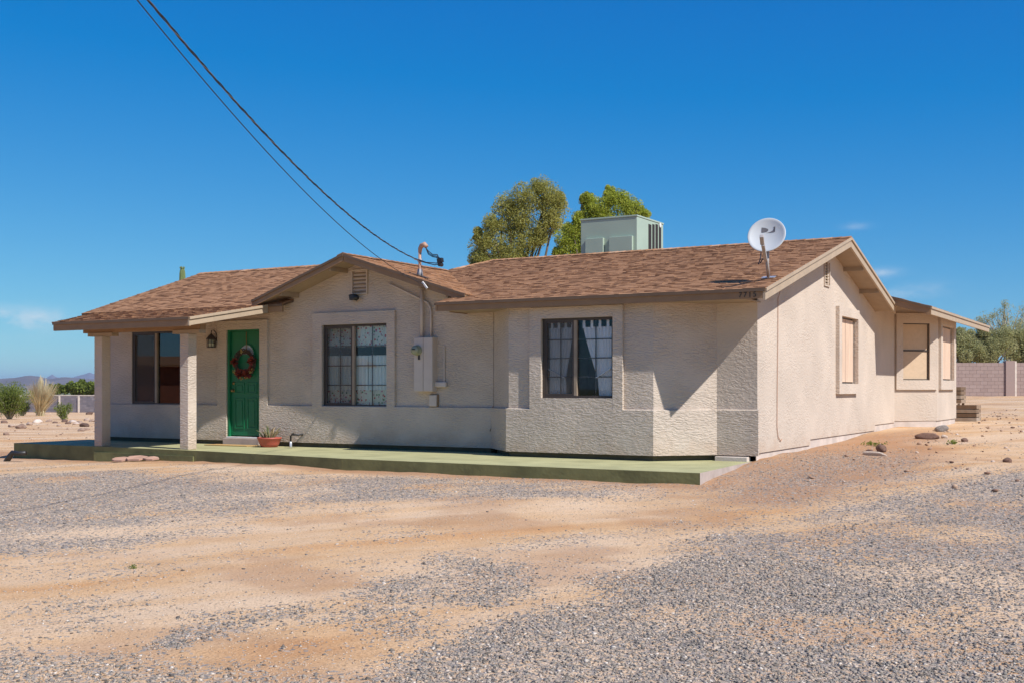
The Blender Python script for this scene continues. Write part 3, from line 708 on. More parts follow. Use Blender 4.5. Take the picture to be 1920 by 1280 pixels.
# boarded side windows: a frame and two upright boards each
def boarded(O, U, N, hole, rec=.055):
    O, U, N = Vector(O), Vector(U), Vector(N); a, b, c, d = hole
    bx = lambda mb, u0, u1, z0, z1, q0, q1: mb.obox(O+U*(u0+u1)/2+Vector((0,0,(z0+z1)/2))-N*(q0+q1)/2, U, N, (0,0,1), (u1-u0)/2, abs(q1-q0)/2, (z1-z0)/2)
    mb = MB()
    for r in ((a, a+.03, c, d), (b-.03, b, c, d), (a+.03, b-.03, c, c+.03), (a+.03, b-.03, d-.03, d)): bx(mb, *r, rec-.01, rec+.04)
    win = mb.build('window', M['bronze'], house)
    mid = (a+b)/2
    for u0, u1 in ((a+.032, mid-.012), (mid+.012, b-.032)):
        mb = MB(); bx(mb, u0, u1, c+.032, d-.032, rec-.03, rec-.008); mb.build('shutter_board', M['board'], win)
    mb = MB(); bx(mb, a+.03, b-.03, c+.03, d-.03, rec, rec+.01); mb.build('backing', M['bronze'], win)
boarded(SO, SU, SN, SW1); boarded((-4.56, 0, 0), SU, SN, SW2)
# screened window on the slanted face of the rear bay
def screened(O, U, N, hole):
    O, U, N = Vector(O), Vector(U), Vector(N); a, b, c, d = hole
    bx = lambda mb, u0, u1, z0, z1, q0, q1: mb.obox(O+U*(u0+u1)/2+Vector((0,0,(z0+z1)/2))-N*(q0+q1)/2, U, N, (0,0,1), (u1-u0)/2, abs(q1-q0)/2, (z1-z0)/2)
    mb = MB()
    for r in ((a, a+.022, c, d), (b-.022, b, c, d), (a+.022, b-.022, c, c+.022), (a+.022, b-.022, d-.022, d)): bx(mb, *r, -.012, .05)
    win = mb.build('window', M['bronze'], house)
    zm = c+(d-c)*.52
    mb = MB(); bx(mb, a+.022, b-.022, zm-.016, zm+.016, -.004, .03); mb.build('mullion', M['bronze'], win)
    for z0, z1 in ((c+.022, zm-.016), (zm+.016, d-.022)):
        mb = MB(); bx(mb, a+.022, b-.022, z0, z1, .012, .016); mb.build('sun_screen', M['shade_cloth'], win)
screened((*BY2[0], 0), u45, n45, WR1)

# ---- front door
a, b, c, d = DR
mb = MB(); yd = YW+.03
for r in ((a, a+.05, c, d), (b-.03, b, c, d), (a+.05, b-.03, d-.03, d)): mb.box(r[0], r[1], yd-.05, yd+.08, r[2], r[3])
door = mb.build('door', M['door'], house)
x0, x1 = a+.052, b-.032; z0, z1 = c+.02, d-.032; W = x1-x0
mb = MB(); lite_z, lite_r = z0+(z1-z0)*.83, W*.27; xc = (x0+x1)/2+.03
mb.box(x0, x1, yd, yd+.04, z0, z1)
mb.build('door_leaf', M['door'], door, bevel=.004)
def raised(x0, x1, z0, z1):
    m = MB(); t = .028
    for r in ((x0, x0+t, z0, z1), (x1-t, x1, z0, z1), (x0+t, x1-t, z0, z0+t), (x0+t, x1-t, z1-t, z1)): m.box(r[0], r[1], yd-.012, yd, r[2], r[3])
    m.box(x0+t+.03, x1-t-.03, yd-.010, yd, z0+t+.03, z1-t-.03); m.build('door_panel', M['door'], door, bevel=.004)
for xa, xb in ((x0+.12*W, x0+.46*W), (x0+.54*W, x0+.88*W)):
    raised(xa, xb, z0+.13, z0+.72); raised(xa, xb, z0+.80, z0+1.02)
mb = MB(); arc = [(xc+math.cos(t)*lite_r, yd-.006, lite_z-.11+math.sin(t)*lite_r*.98) for t in np.linspace(0, math.pi, 15)]
mb.poly(list(reversed(arc))); mb.build('fan_light', plain('clouded_glass', (.42, .45, .45), .12), door)
mb = MB()
for i in range(14): mb.bar(Vector(arc[i])+Vector((0,-.006,0)), Vector(arc[i+1])+Vector((0,-.006,0)), .03, .02)
for t in (math.pi*.5,): mb.bar((xc, yd-.012, lite_z-.11), (xc+math.cos(t)*lite_r, yd-.012, lite_z-.11+math.sin(t)*lite_r*.98), .014, .012)
mb.bar((xc-lite_r, yd-.012, lite_z-.11), (xc+lite_r, yd-.012, lite_z-.11), .03, .02); mb.build('light_frame', M['door'], door)
mb = MB(); mb.lathe((x0+.07, yd, z0+.86), [(.0,.075),(.022,.07),(.03,.055),(.024,.035),(.012,.03),(.012,.012),(.032,.008),(.034,0)], 14, (0,-1,0)); mb.build('door_knob', M['brass'], door, True)
mb = MB(); mb.lathe((x0+.07, yd, z0+1.0), [(.0,.03),(.022,.028),(.03,.012),(.032,0)], 14, (0,-1,0)); mb.build('deadbolt', M['brass'], door, True)
mb = MB(); mb.box(a-.01, b+.01, yd-.08, yd+.06, c-.022, c-.001); mb.build('threshold', M['white_paint'], house, bevel=.004)
mb = MB(); mb.box(a-.02, b+.06, YW-.13, YW+.02, .002, c-.024); mb.build('door_step', M['concrete'], house, bevel=.01)

# ---- gable vents
def vent(name, P, U, N, w, h, n):
    P, U, N = Vector(P), Vector(U), Vector(N); Z = Vector((0,0,1)); mb = MB(); t = .022
    for uu, zz, hu, hz in ((-w/2+t/2, 0, t/2, h/2), (w/2-t/2, 0, t/2, h/2), (0, -h/2+t/2, w/2-t, t/2), (0, h/2-t/2, w/2-t, t/2)): mb.obox(P+U*uu+Z*zz-N*.01, U, N, Z, hu, .03, hz)
    v = mb.build(name, M['stucco_fine'], house)
    bk = MB(); bk.obox(P-N*.06, U, N, Z, w/2-.005, .004, h/2-.005); bk.build('vent_back', M['dark_void'], v)
    for i in range(n):
        zc = -h/2+t+(h-2*t)*(i+.5)/n; m = MB(); tl = (Z*.75-N*.66).normalized(); nn = U.cross(tl)
        m.obox(P+Z*zc-N*.018, U, tl, nn, w/2-t-.001, (h/n)*.36, .006); m.build('slat', M['soffit'], v)
mb = None
vl, vr = at_y(661, 507, YW), at_y(690.5, 551.5, YW)
vent('gable_vent', ((vl.x+vr.x)/2, YW-.02, (vl.z+vr.z)/2), (1,0,0), (0,-1,0), vr.x-vl.x, abs(vl.z-vr.z), 6)
vent('gable_vent', (XS+.005, (GV[0]+GV[1])/2, (GV[2]+GV[3])/2), (0,1,0), (1,0,0), GV[1]-GV[0]-.004, GV[3]-GV[2]-.004, 8)

# ------------------------------------------------------------------ roofs and shingles
TABS = []      # every shingle: corner points, tone, roof object
def roof_deck(name_pts, thick=.05, mat=M['fascia_dark'], name='roof'):
    pts = [Vector(p) for p in name_pts]; n = Vector((0,0,0))
    for i in range(len(pts)): n += pts[i].cross(pts[(i+1) % len(pts)])
    if n.z < 0: pts.reverse()
    mb = MB(); mb.prism(pts, (0, 0, -thick)); return mb.build(name, mat, house)
def shingles(roof, O, U, Vv, poly, expo=.128, edge=.012):
    """courses of tabs over poly (list of 3D points on the plane); U along the eave, Vv up the slope"""
    O, U, Vv = Vector(O), Vector(U).normalized(), Vector(Vv).normalized(); N = U.cross(Vv)
    if N.z < 0: N = -N
    P = [((Vector(p)-O).dot(U), (Vector(p)-O).dot(Vv)) for p in poly]
    vmax = max(p[1] for p in P); vmin = min(p[1] for p in P); k = 0; v = vmin-edge*1.2
    while v < vmax-.02:
        vm = min(max(v+expo*.5, vmin+.01), vmax-.01); xs = []
        for i in range(len(P)):
            (u0, w0), (u1, w1) = P[i], P[(i+1) % len(P)]
            if (w0 > vm) != (w1 > vm): xs.append(u0+(u1-u0)*(vm-w0)/(w1-w0))
        xs.sort()
        for lo, hi in zip(xs[::2], xs[1::2]):
            u = lo-edge; 
            while u < hi+edge-.01:
                w = rnd.choice((rnd.uniform(.07, .13), rnd.uniform(.11, .21))); e = min(u+w, hi+edge)
                if hi+edge-e < .07: e = hi+edge
                lift = rnd.choice((.010, .012, .017)); tn = rnd.gauss(.56, .09) if rnd.random() < .70 else rnd.gauss(.27, .09)
                top = min(v+expo+.012, vmax+.004)
                TABS.append((roof, O, U, Vv, N, u+.002, e-.002, v-rnd.uniform(0, .006), top, lift, min(1, max(0, tn))))
                u = e
        v += expo; k += 1
SC_, SA, SP = .257, .334, .168
# main roof over the bay (C)
EY, EXL, EXR, RY = 15.60, -10.39, -4.92, 20.48
zc = lambda y: 2.456 + SC_*(y-EY)
polyC = [(EXL, EY, zc(EY)), (EXR, EY, zc(EY)), (EXR, RY, zc(RY)), (-12.22, RY, zc(RY)), (-12.59, 19.33, zc(19.33)), (-10.12, 16.20, zc(16.20)), (EXL, 15.99, zc(15.99))]
roofC = roof_deck(polyC)
shingles(roofC, polyC[0], (1,0,0), (0,1,SC_), polyC)
polyCb = [(EXR, RY, zc(RY)), (EXR, 24.22, zc(RY)-SC_*3.74), (-13.2, 24.22, zc(RY)-SC_*3.74), (-12.22, RY, zc(RY))]
roofCb = roof_deck(polyCb)
shingles(roofCb, polyCb[1], (1,0,0), (0,-1,SC_), polyCb, .29)
hipC = roof_deck([(-12.22, RY, zc(RY)), (-13.2, 24.22, zc(RY)-SC_*3.74), (-15.5, 22.5, 2.75), (-12.59, 19.33, zc(19.33))])
# cross gable (B)
GYF, GX0, GZ0 = 15.97, -12.59, 3.414
zbl = lambda x: GZ0-.348*(GX0-x); zbr = lambda x: GZ0-.318*(x-GX0)
polyBl = [(-14.68, GYF, zbl(-14.68)), (GX0, GYF, GZ0), (GX0, 19.33, GZ0), (GX0, 18.57, GZ0), (-14.68, 16.40, zbl(-14.68))]
polyBl = [(-14.68, GYF, zbl(-14.68)), (GX0, GYF, GZ0), (GX0, 18.57, GZ0), (-14.68, 16.42, zbl(-14.68))]
roofBl = roof_deck(polyBl)
shingles(roofBl, polyBl[0], (0,1,0), (1,0,.348), polyBl)
polyBr = [(-10.07, GYF, zbr(-10.07)), (-10.07, 16.24, zbr(-10.07)), (GX0, 19.33, GZ0), (GX0, GYF, GZ0)]
roofBr = roof_deck(polyBr)
shingles(roofBr, polyBr[0], (0,1,0), (-1,0,.318), polyBr)
roof_deck([(GX0, 18.57, GZ0-.004), (GX0, 19.33, GZ0-.004), (-12.75, 19.40, GZ0-.1), (-14.5, 19.5, 3.0)])
# left roof (A) and its low porch roof
AY, AXL, ARY = 16.16, -19.50, 19.46
za = lambda y: 2.608 + SA*(y-AY)
polyA = [(AXL, AY, za(AY)), (-14.16, AY, za(AY)), (-14.16, 16.9, za(16.9)), (GX0, 18.57, za(18.57)), (-14.40, ARY, za(ARY)), (AXL, ARY, za(ARY))]
roofA = roof_deck(polyA)
shingles(roofA, polyA[0], (1,0,0), (0,1,SA), polyA)
polyAb = [(-14.40, ARY, za(ARY)), (-12.9, 22.9, 2.55), (AXL, 22.9, 2.55), (AXL, ARY, za(ARY))]
roof_deck(polyAb); roof_deck([(-14.40, ARY, za(ARY)), (GX0, 18.57, za(18.57)), (-11.5, 21.0, 2.7), (-12.9, 22.9, 2.55)])
PY, PXL, PXR = 14.20, -17.91, -14.48
zp = lambda y: 2.278 + SP*(y-PY)
polyP = [(PXL, PY, zp(PY)), (PXR, PY, zp(PY)), (PXR, AY+.03, zp(AY+.03)), (PXL-1.2, AY+.03, zp(AY+.03))]
roofP = roof_deck(polyP)
shingles(roofP, polyP[0], (1,0,0), (0,1,SP), polyP)
# rear roof (R)
RX, RY0, RY1 = -4.207, 24.05, 32.4
zr = lambda x: 2.696 + .30*(RX-x)
polyR = [(RX, RY0, zr(RX)), (RX, RY1, zr(RX)), (-7.4, RY1, zr(-7.4)), (-7.4, RY0, zr(-7.4))]
roofR = roof_deck(polyR)
shingles(roofR, polyR[0], (0,1,0), (-1,0,.30), polyR, .29)
roof_deck([(-7.4, RY0, zr(-7.4)), (-7.4, RY1, zr(-7.4)), (-10.4, RY1, 2.75), (-10.4, RY0, 2.75)])

# tabs: the 300 nearest as pieces of their own, the rest joined per roof
def tab_mid(t):
    return t[1]+t[2]*((t[5]+t[6])/2)+t[3]*((t[7]+t[8])/2)
order = sorted(range(len(TABS)), key=lambda i: (tab_mid(TABS[i])-EYE).length if TABS[i][0] is roofC else 1e3)
solo = set(order[:300])
um = MB(); um.hexa([(0,0,-.3),(1,0,-.3),(1,1,-.3),(0,1,-.3),(0,0,1),(1,0,1),(1,1,.25),(0,1,.25)])
unit = um.mesh('shingle', M['shingle_one'])
bulk = {}
for i, (roof, O, U, Vv, N, u0, u1, v0, v1, lift, tone) in enumerate(TABS):
    if i in solo:
        o = bpy.data.objects.new('shingle', unit); link(o, roof)
        R = Matrix((U, Vv, N)).transposed().to_4x4() if U.cross(Vv).dot(N) > 0 else Matrix((U, Vv, N)).transposed().to_4x4()
        o.matrix_basis = Matrix.Translation(O+U*u0+Vv*v0) @ R @ Matrix.Diagonal((u1-u0, v1-v0, lift, 1))
        continue
    b = bulk.setdefault(roof.name, (roof, MB()))[1]
    P = lambda u, v, n: O+U*u+Vv*v+N*n
    b.hexa([P(u0,v0,-.004), P(u1,v0,-.004), P(u1,v1,-.004), P(u0,v1,-.004), P(u0,v0,lift), P(u1,v0,lift), P(u1,v1,lift*.25), P(u0,v1,lift*.25)], tone)
for roof, b in bulk.values():
    tag(b.build('shingles', M['shingle'], roof), kind='stuff')
# ridge and hip caps, laid one over the other
def caps(roof, a, b, w=.13, drop=.04, step=.16):
    a, b = Vector(a), Vector(b); u = (b-a).normalized(); L = (b-a).length; s = u.cross(Vector((0,0,1))).normalized(); mb = MB(); t = 0
    while t < L:
        p, q = a+u*t, a+u*min(L, t+step+.03); tone = min(1, max(0, rnd.gauss(.62, .2)))
        h0, h1 = Vector((0,0,.022)), Vector((0,0,.030)); dn = Vector((0,0,-drop))
        for sg in (1, -1):
            mb.quad(p+h1, q+h0, q+s*sg*w+dn+h0, p+s*sg*w+dn+h1, tone)
        mb.poly([p+h1, p+s*w+dn+h1, p+s*w+dn, p-s*w+dn, p-s*w+dn+h1], tone); t += step
    return tag(mb.build('ridge_caps', M['shingle'], roof), kind='stuff')
caps(roofC, (EXR+.01, RY, zc(RY)), (-12.2, RY, zc(RY)))
caps(roofA, (-14.5, ARY, za(ARY)), (AXL-.01, ARY, za(ARY)), drop=.05)
caps(roofBr, (GX0, GYF-.01, GZ0), (GX0, 19.3, GZ0), drop=.045)
caps(roofC, (-12.22, RY, zc(RY)), (-12.59, 19.36, zc(19.36)), drop=.05)

# fascia boards, drip edges, soffits
def fascia(a, b, h, out, t=.035, dz=-.012, name='fascia', mat=M['fascia'], ext=0):
    """board hanging below the roof edge a-b; out = outward direction"""
    a, b, out = Vector(a), Vector(b), Vector(out); mb = MB(); D = Vector((0,0,dz)); H = Vector((0,0,-h)); o = out*t
    e = (b-a).normalized()*ext; A, B = a+D-e+out*ext, b+D+e+out*ext
    mb.hexa([A+H, B+H, B+H-o, A+H-o, A, B, B-o, A-o]); ob = mb.build(name, mat, house)
    return ob
def drip(a, b, out, h=.045, name='drip_edge', mat=M['fascia_dark'], ext=0):
    a, b, out = Vector(a), Vector(b), Vector(out); mb = MB(); o = out*.022; e = (b-a).normalized()*ext; A, B = a+Vector((0,0,.004))-e+out*ext, b+Vector((0,0,.004))+e+out*ext; H = Vector((0,0,-h))
    mb.hexa([A+H+out*.002, B+H+out*.002, B+H+o, A+H+o, A+out*.002, B+out*.002, B+o, A+o]); return mb.build(name, mat, house)
EXT = [0]
def edge(a, b, out, h):
    ex = .003+.0022*(EXT[0] % 5); EXT[0] += 1           # each board a hair prouder than the last, so none lie flush
    fascia(a, b, h, out, ext=ex, mat=M['fascia_sunlit'] if out[0] > .5 else M['fascia']); drip(a, b, out, ext=ex+.001, mat=M['fascia_sunlit'] if out[0] > .5 else M['fascia_dark'])
edge((EXL, EY, zc(EY)), (EXR-.0, EY, zc(EY)), (0,-1,0), .125)
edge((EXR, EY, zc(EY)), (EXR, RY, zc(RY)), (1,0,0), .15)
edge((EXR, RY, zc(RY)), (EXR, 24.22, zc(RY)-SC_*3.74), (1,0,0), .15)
edge((EXL, 15.99, zc(15.99)), (EXL, EY, zc(EY)), (-1,0,0), .12)
fascia((EXL, YW, 2.46), (EXL, 15.99, 2.46), .125, (-1,0,0))
edge((-14.68, GYF, zbl(-14.68)), (GX0, GYF, GZ0), (0,-1,0), .115)
edge((GX0, GYF, GZ0), (-10.07, GYF, zbr(-10.07)), (0,-1,0), .115)
edge((PXL, PY, zp(PY)), (PXR, PY, zp(PY)), (0,-1,0), .14)
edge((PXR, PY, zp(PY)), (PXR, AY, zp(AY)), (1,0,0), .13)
edge((PXL-1.2, AY, zp(AY)), (PXL, PY, zp(PY)), (-.85,-.5,0), .13)
edge((PXR+.02, AY, za(AY)), (-14.14, AY, za(AY)), (0,-1,0), .13)
edge((AXL, AY, za(AY)), (AXL, ARY, za(ARY)), (-1,0,0), .14)
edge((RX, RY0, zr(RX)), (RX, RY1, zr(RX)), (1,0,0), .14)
edge((-5.25, RY0, zr(-5.25)), (RX, RY0, zr(RX)), (0,-1,0), .15)
mb = MB()
mb.box(EXL+.03, EXR-.38, EY+.03, YW+.1, ZC, ZC+.02)
mb.prism([(PXL+.05, PY+.05, 2.16), (PXR-.05, PY+.05, 2.16), (PXR-.05, YW-.01, 2.50), (PXL-1.2, YW-.01, 2.50)], (0,0,.015))
mb.box(-19.4, PXL-.6, AY+.03, YW+.1, 2.47, 2.485)
mb.prism([(XS-.6, RY0+.04, zr(XS-.6)-.085), (RX-.05, RY0+.04, zr(RX-.05)-.085), (RX-.05, RY1-.05, zr(RX-.05)-.085), (XS-.6, RY1-.05, zr(XS-.6)-.085)], (0,0,.012))
mb.build('soffit', M['soffit'], house)
mb = MB()      # sloped boards under the gable overhangs
for a, b in (((EXR-.04, EY+.04), (EXR-.04, RY)), ):
    mb.prism([(XS, EY+.3, zc(EY+.3)-.115), (EXR-.04, EY+.3, zc(EY+.3)-.115), (EXR-.04, RY, zc(RY)-.115), (XS, RY, zc(RY)-.115)], (0,0,.02))
    mb.build('soffit', M['soffit'], house); mb = MB()
    mb.prism([(XS, RY, zc(RY)-.115), (EXR-.04, RY, zc(RY)-.115), (EXR-.04, 24.2, zc(RY)-SC_*3.72-.115), (XS, 24.2, zc(RY)-SC_*3.72-.115)], (0,0,.02))
mb.build('soffit', M['soffit'], house); mb = MB()
mb.prism([(-14.66, GYF+.04, zbl(-14.66)-.085), (GX0, GYF+.04, GZ0-.085), (GX0, YW+.02, GZ0-.085), (-14.66, YW+.02, zbl(-14.66)-.085)], (0,0,.02))
mb.build('soffit', M['soffit'], house); mb = MB()
mb.prism([(GX0, GYF+.04, GZ0-.085), (-10.09, GYF+.04, zbr(-10.09)-.085), (-10.09, YW+.02, zbr(-10.09)-.085), (GX0, YW+.02, GZ0-.085)], (0,0,.02))
mb.build('soffit', M['soffit'], house)
def lookout(a, b, h=.08, w=.045):
    mb = MB(); mb.bar(a, b, w, h); mb.build('lookout', M['soffit'], house)
for y in (21.6, 22.85): lookout((XS, y, zc(RY)-SC_*(y-RY)-.15), (EXR-.04, y, zc(RY)-SC_*(y-RY)-.15))
for y in (17.4, 19.0): lookout((XS, y, zc(y)-.15), (EXR-.04, y, zc(y)-.15))
for x in (-14.05, -12.92): lookout((x, GYF+.04, zbl(x)-.12), (x, YW, zbl(x)-.12))
for x in (-11.0, -10.45): lookout((x, GYF+.04, zbr(x)-.12), (x, YW, zbr(x)-.12))
mb = MB(); mb.box(-17.75, -14.75, 14.72, 14.86, 2.10, 2.19); mb.build('porch_beam', M['fascia'], house)
for x in (-17.30, -15.10):
    mb = MB(); mb.box(x-.30, x+.35, 14.70, 14.86, 2.035, 2.098); mb.build('beam_bracket', M['soffit'], house)
for x in (-17.41, -15.21):
    mb = MB(); mb.box(x, x+.205, 14.69, 14.895, .0, 2.034); mb.build('porch_post', M['stucco'], house, bevel=.012)
# house number on the fascia
for i, ch in enumerate('7715'):
    cu = bpy.data.curves.new('house_number', 'FONT'); cu.body = ch; cu.size = .105; cu.extrude = .004; cu.materials.append(M['black_metal'])
    tmp = bpy.data.objects.new('number_text', cu); me = bpy.data.meshes.new_from_object(tmp); bpy.data.objects.remove(tmp)
    o = bpy.data.objects.new('house_number', me); link(o, house)
    o.location = (xy(1384.5+i*9.0, EY-.01), EY-.006, 2.342); o.rotation_euler = (math.pi/2, 0, 0)

# ------------------------------------------------------------------ things on and round the house
# rooftop cooling unit
acx0, acx1, acy0, acy1 = xy(1089, 21.0), xy(1194.4, 21.0), 21.0, 22.35
azt = at_y(1194.4, 402.8, 21.0).z; azb = 3.45
ac = thing('air_conditioner', ((acx0+acx1)/2, 21.6, azb), 'sage green boxy air conditioner unit on the brown roof ridge', 'air conditioner')
mb = MB(); mb.box(acx0, acx1, acy0, acy1, azb-.35, azt-.035); mb.build('cabinet', M['ac_paint'], ac, bevel=.008)
mb = MB(); mb.box(acx0-.012, acx1+.012, acy0-.012, acy1+.012, azt-.034, azt); mb.build('lid', M['ac_paint'], ac, bevel=.006)
for p0, p1, pt in ((1098.5, 1132, 447.5), (1143, 1186.5, 444)):
    a_, b_ = xy(p0, 20.97), xy(p1, 20.97); zt = at_y((p0+p1)/2, pt, 20.97).z
    mb = MB(); mb.box(a_, b_, 20.935, 20.999, azb-.2, zt); mb.build('access_panel', M['ac_paint'], ac, bevel=.006)
for i, (p0, p1) in enumerate(((1216, 1221.3), (1223.2, 1227.4), (1229.2, 1233.6), (1235.6, 1239.6))):
    y0, y1 = yx(p0, acx1+.004), yx(p1, acx1+.004)
    mb = MB(); mb.box(acx1+.001, acx1+.006, y0, y1, azb-.1, at_x(p0, 420.5, acx1).z - (i*.0)); mb.build('louvre_slot', M['dark_void'], ac)
mb = MB(); q = at_x(1238.5, 422.5, acx1+.012); mb.lathe((acx1+.001, q.y, q.z), [(.05,0),(.05,.01),(.02,.014),(0,.014)], 14, (1,0,0)); mb.build('badge', M['white_paint'], ac)

# satellite dish near the roof corner
foot = Vector((-5.12, 16.40, zc(16.40)))
dish = thing('satellite_dish', foot, 'round grey satellite dish on a bent arm by the roof corner', 'satellite dish')
dc = at_d(1438.5, 443.8, 16.55); dn = Vector((.10, -.90, .36)).normalized()
mb = MB(); R0 = .265; prof = [(.001, 0)] + [(R0*t, .055*t*t) for t in np.linspace(.12, 1, 9)] + [(R0+.008, .052), (R0+.006, .038), (R0*.97, .04)] + [(R0*t, .055*t*t-.012) for t in np.linspace(.9, .05, 7)]
mb.lathe(dc, prof, 40, dn); dd = mb.build('reflector', M['dish'], dish, True)
du = dn.cross(Vector((0,0,1))).normalized()*-1; dv = dn.cross(du).normalized()
if dv.z < 0: dv = -dv
if du.dot(RT) < 0: du = -du
LG = lambda x, y: (lambda X, Y: dc + du*X + dv*Y + dn*(.055*(X*X+Y*Y)/(R0*R0)+.003))(x*1.3+.012, y*1.3+.0)
mb = MB(); n_ = 8
c_ = [LG(-.075+.0, .105), LG(-.075, .045)] + [LG(-.075+.075*math.sin(t)*1.0+.0, .075-.030*math.cos(t)) for t in np.linspace(.15, math.pi-.15, n_)]
mb.poly(c_); mb.build('logo', M['logo'], dd)
mb = MB(); c_ = [LG(.075, .108), LG(.055, .104), LG(.060, .085), LG(.045, .062), LG(.015, .050), LG(-.03, .045), LG(.075, .045)]
mb.poly(c_); mb.build('logo', M['logo'], dd)
mb = MB(); lnb = at_d(1428.5, 450, 16.05); base = at_d(1436, 489, 16.42)
mb.bar(at_d(1430.5, 459, 16.1), base, .045, .045); mb.build('feed_arm', M['dish_arm'], dish)
mb = MB(); mb.bar(at_d(1428, 442.5, 16.02), at_d(1429.5, 457.5, 16.12), .055, .06); mb.build('receiver_head', M['dish_arm'], dish, bevel=.008)
mb = MB(); mb.tube([foot+Vector((0,0,.01)), base+Vector((.01,.03,-.05)), base+Vector((0,.08,.05)), dc-dn*.03-Vector((0,0,.08))], .024, 10); mb.build('mast', M['dish_arm'], dish, True)
mb = MB(); mb.obox(foot+Vector((0,0,.022)), (1,0,0), Vector((0,1,.257)).normalized(), Vector((0,-.257,1)).normalized(), .095, .06, .006)
mb.bar(foot+Vector((-.035,0,.02)), foot+Vector((-.035,0,.12)), .012, .06); mb.bar(foot+Vector((.035,0,.02)), foot+Vector((.035,0,.12)), .012, .06); mb.build('foot_plate', M['galv'], dish)
mb = MB(); mb.tube([at_d(1427, 474, 16.5), at_d(1426, 485, 16.4), at_d(1422, 496, 16.35), at_d(1426, 493, 16.4), at_d(1431, 484, 16.42)], .008, 6); mb.build('cable', M['wire'], dish)
# its cable down the side wall
mb = MB(); X_ = XS+.012
mb.tube([(EXR-.02, 16.75, zc(16.75)-.17), (XS+.1, 17.5, zc(17.5)-.14), at_x(1459, 560, X_), at_x(1458.5, 640, X_), at_x(1457.5, 730, X_), at_x(1457, 800, X_), at_x(1459, 818, X_), at_x(1464, 826, X_), at_x(1466.5, 822, X_)], .006, 6)
tag(mb.build('coaxial_cable', M['mast']), 'thin brown cable running down the sunlit side wall', 'cable')

# service mast, meter and their pipes
mastp = Vector((-11.26, 16.40, 0)); roofz = zbr(-11.26)
mast = thing('service_mast', (mastp.x, mastp.y, roofz), 'tan electric service mast with hooded weatherhead on the gable roof', 'utility mast')
mb = MB(); mb.tube([mastp+Vector((0,0,roofz-.02)), mastp+Vector((0,0,roofz+.13))], [.062, .04], 14); mb.build('flashing', M['lead'], mast, True)
mb = MB(); mb.obox(mastp+Vector((.05,-.02,roofz+.005)), Vector((1,0,-.318)).normalized(), (0,1,0), Vector((.318,0,1)).normalized(), .14, .10, .004); mb.build('flashing_plate', M['fascia_dark'], mast)
mb = MB(); mb.tube([mastp+Vector((0,0,roofz-.12)), mastp+Vector((0,0,3.42))], .027, 14); mb.build('pole', M['mast'], mast, True)
mb = MB(); h0 = mastp+Vector((0,0,3.40))
mb.tube([h0, h0+Vector((.005,0,.07)), h0+Vector((.035,0,.12)), h0+Vector((.10,-.01,.135)), h0+Vector((.145,-.012,.095))], [.030,.037,.043,.046,.038], 14); mb.build('weatherhead', M['mast'], mast, True)
clevis = Vector((mastp.x, mastp.y-.04, at_y(793, 487.5, 16.36).z))
mb = MB(); mb.lathe(clevis+Vector((0,.04,-.025)), [(.034,0),(.042,.0),(.042,.05),(.034,.05)], 14); mb.tube([clevis+Vector((-.02,-.01,0)), clevis+Vector((.02,-.05,0)), clevis+Vector((-.05,-.06,.01))], .012, 6); mb.build('clevis', M['galv'], mast)
# overhead cables
wd = Vector((.405, -.914, 0)).normalized()
def overhead(start, s_end, a, b, n): return [start + wd*s + Vector((0,0,a*s+b*s*s)) for s in np.linspace(0, s_end, n)]
oc = thing('power_cable', clevis, 'thick twisted overhead power cable from sky to the mast', 'cable')
path = overhead(clevis, 22, -.0355, .0093, 640)
sd = wd.cross(Vector((0,0,1))).normalized()
for k, (rad, mt, nm) in enumerate(((.0052, M['wire'], 'strand'), (.0052, M['wire'], 'strand'), (.004, M['wire_bare'], 'strand'))):
    mb = MB(); pts = []
    for i, p in enumerate(path):
        s_ = 22*i/639; ph = 2*math.pi*s_/.62 + k*2*math.pi/3; rr = .0072*(1 if k < 2 else .8)
        pts.append(p + sd*math.cos(ph)*rr + Vector((0,0,1))*math.sin(ph)*rr)
    mb.tube(pts, rad, 5); mb.build(nm, mt, oc, True)
splice = at_y(826, 493, 16.15)
mb = MB()
mb.tube([clevis, clevis+Vector((.10,-.02,-.04)), splice+Vector((-.12,0,-.03)), splice+Vector((0,0,-.02))], .008, 6)
mb.tube([clevis+Vector((0,0,.01)), clevis+Vector((.14,.03,-.045)), splice+Vector((-.10,.02,.0)), splice], .008, 6); mb.build('tail', M['wire'], oc)
hd = h0+Vector((.14,-.02,.085))
mb = MB()
for off in (0, .03, .055):
    mb.tube([hd+Vector((-.01,.01*off,0)), hd+Vector((.05,0,-.07-off)), hd+Vector((.17,-.05,-.14-off*.7)), hd+Vector((.30,-.1,-.155-off*.9)), hd+Vector((.335-off,-.12,-.20)), splice+Vector((.05,.0,.03))], .0075, 6)
mb.build('drip_loop', M['wire'], oc)
mb = MB(); mb.bar(splice+Vector((-.05,0,.03)), splice+Vector((.04,0,.045)), .07, .07); mb.lathe(splice+Vector((0,-.04,-.03)), [(0,0),(.035,0),(.035,.08),(0,.08)], 12, (0,1,0)); mb.build('splice_clamp', M['black_metal'], oc)
start2 = at_y(793, 533, GYF-.03)
pc = thing('phone_cable', start2, 'thin single overhead cable ending at the gable trim', 'cable')
mb = MB(); mb.tube(overhead(start2, 22, -.012, .0092, 60), .005, 5); mb.build('strand', M['wire'], pc, True)
mb = MB(); mb.bar(at_y(792, 529, GYF-.03), at_y(801, 541, GYF-.05), .02, .03); mb.build('hook', M['white_paint'], pc)

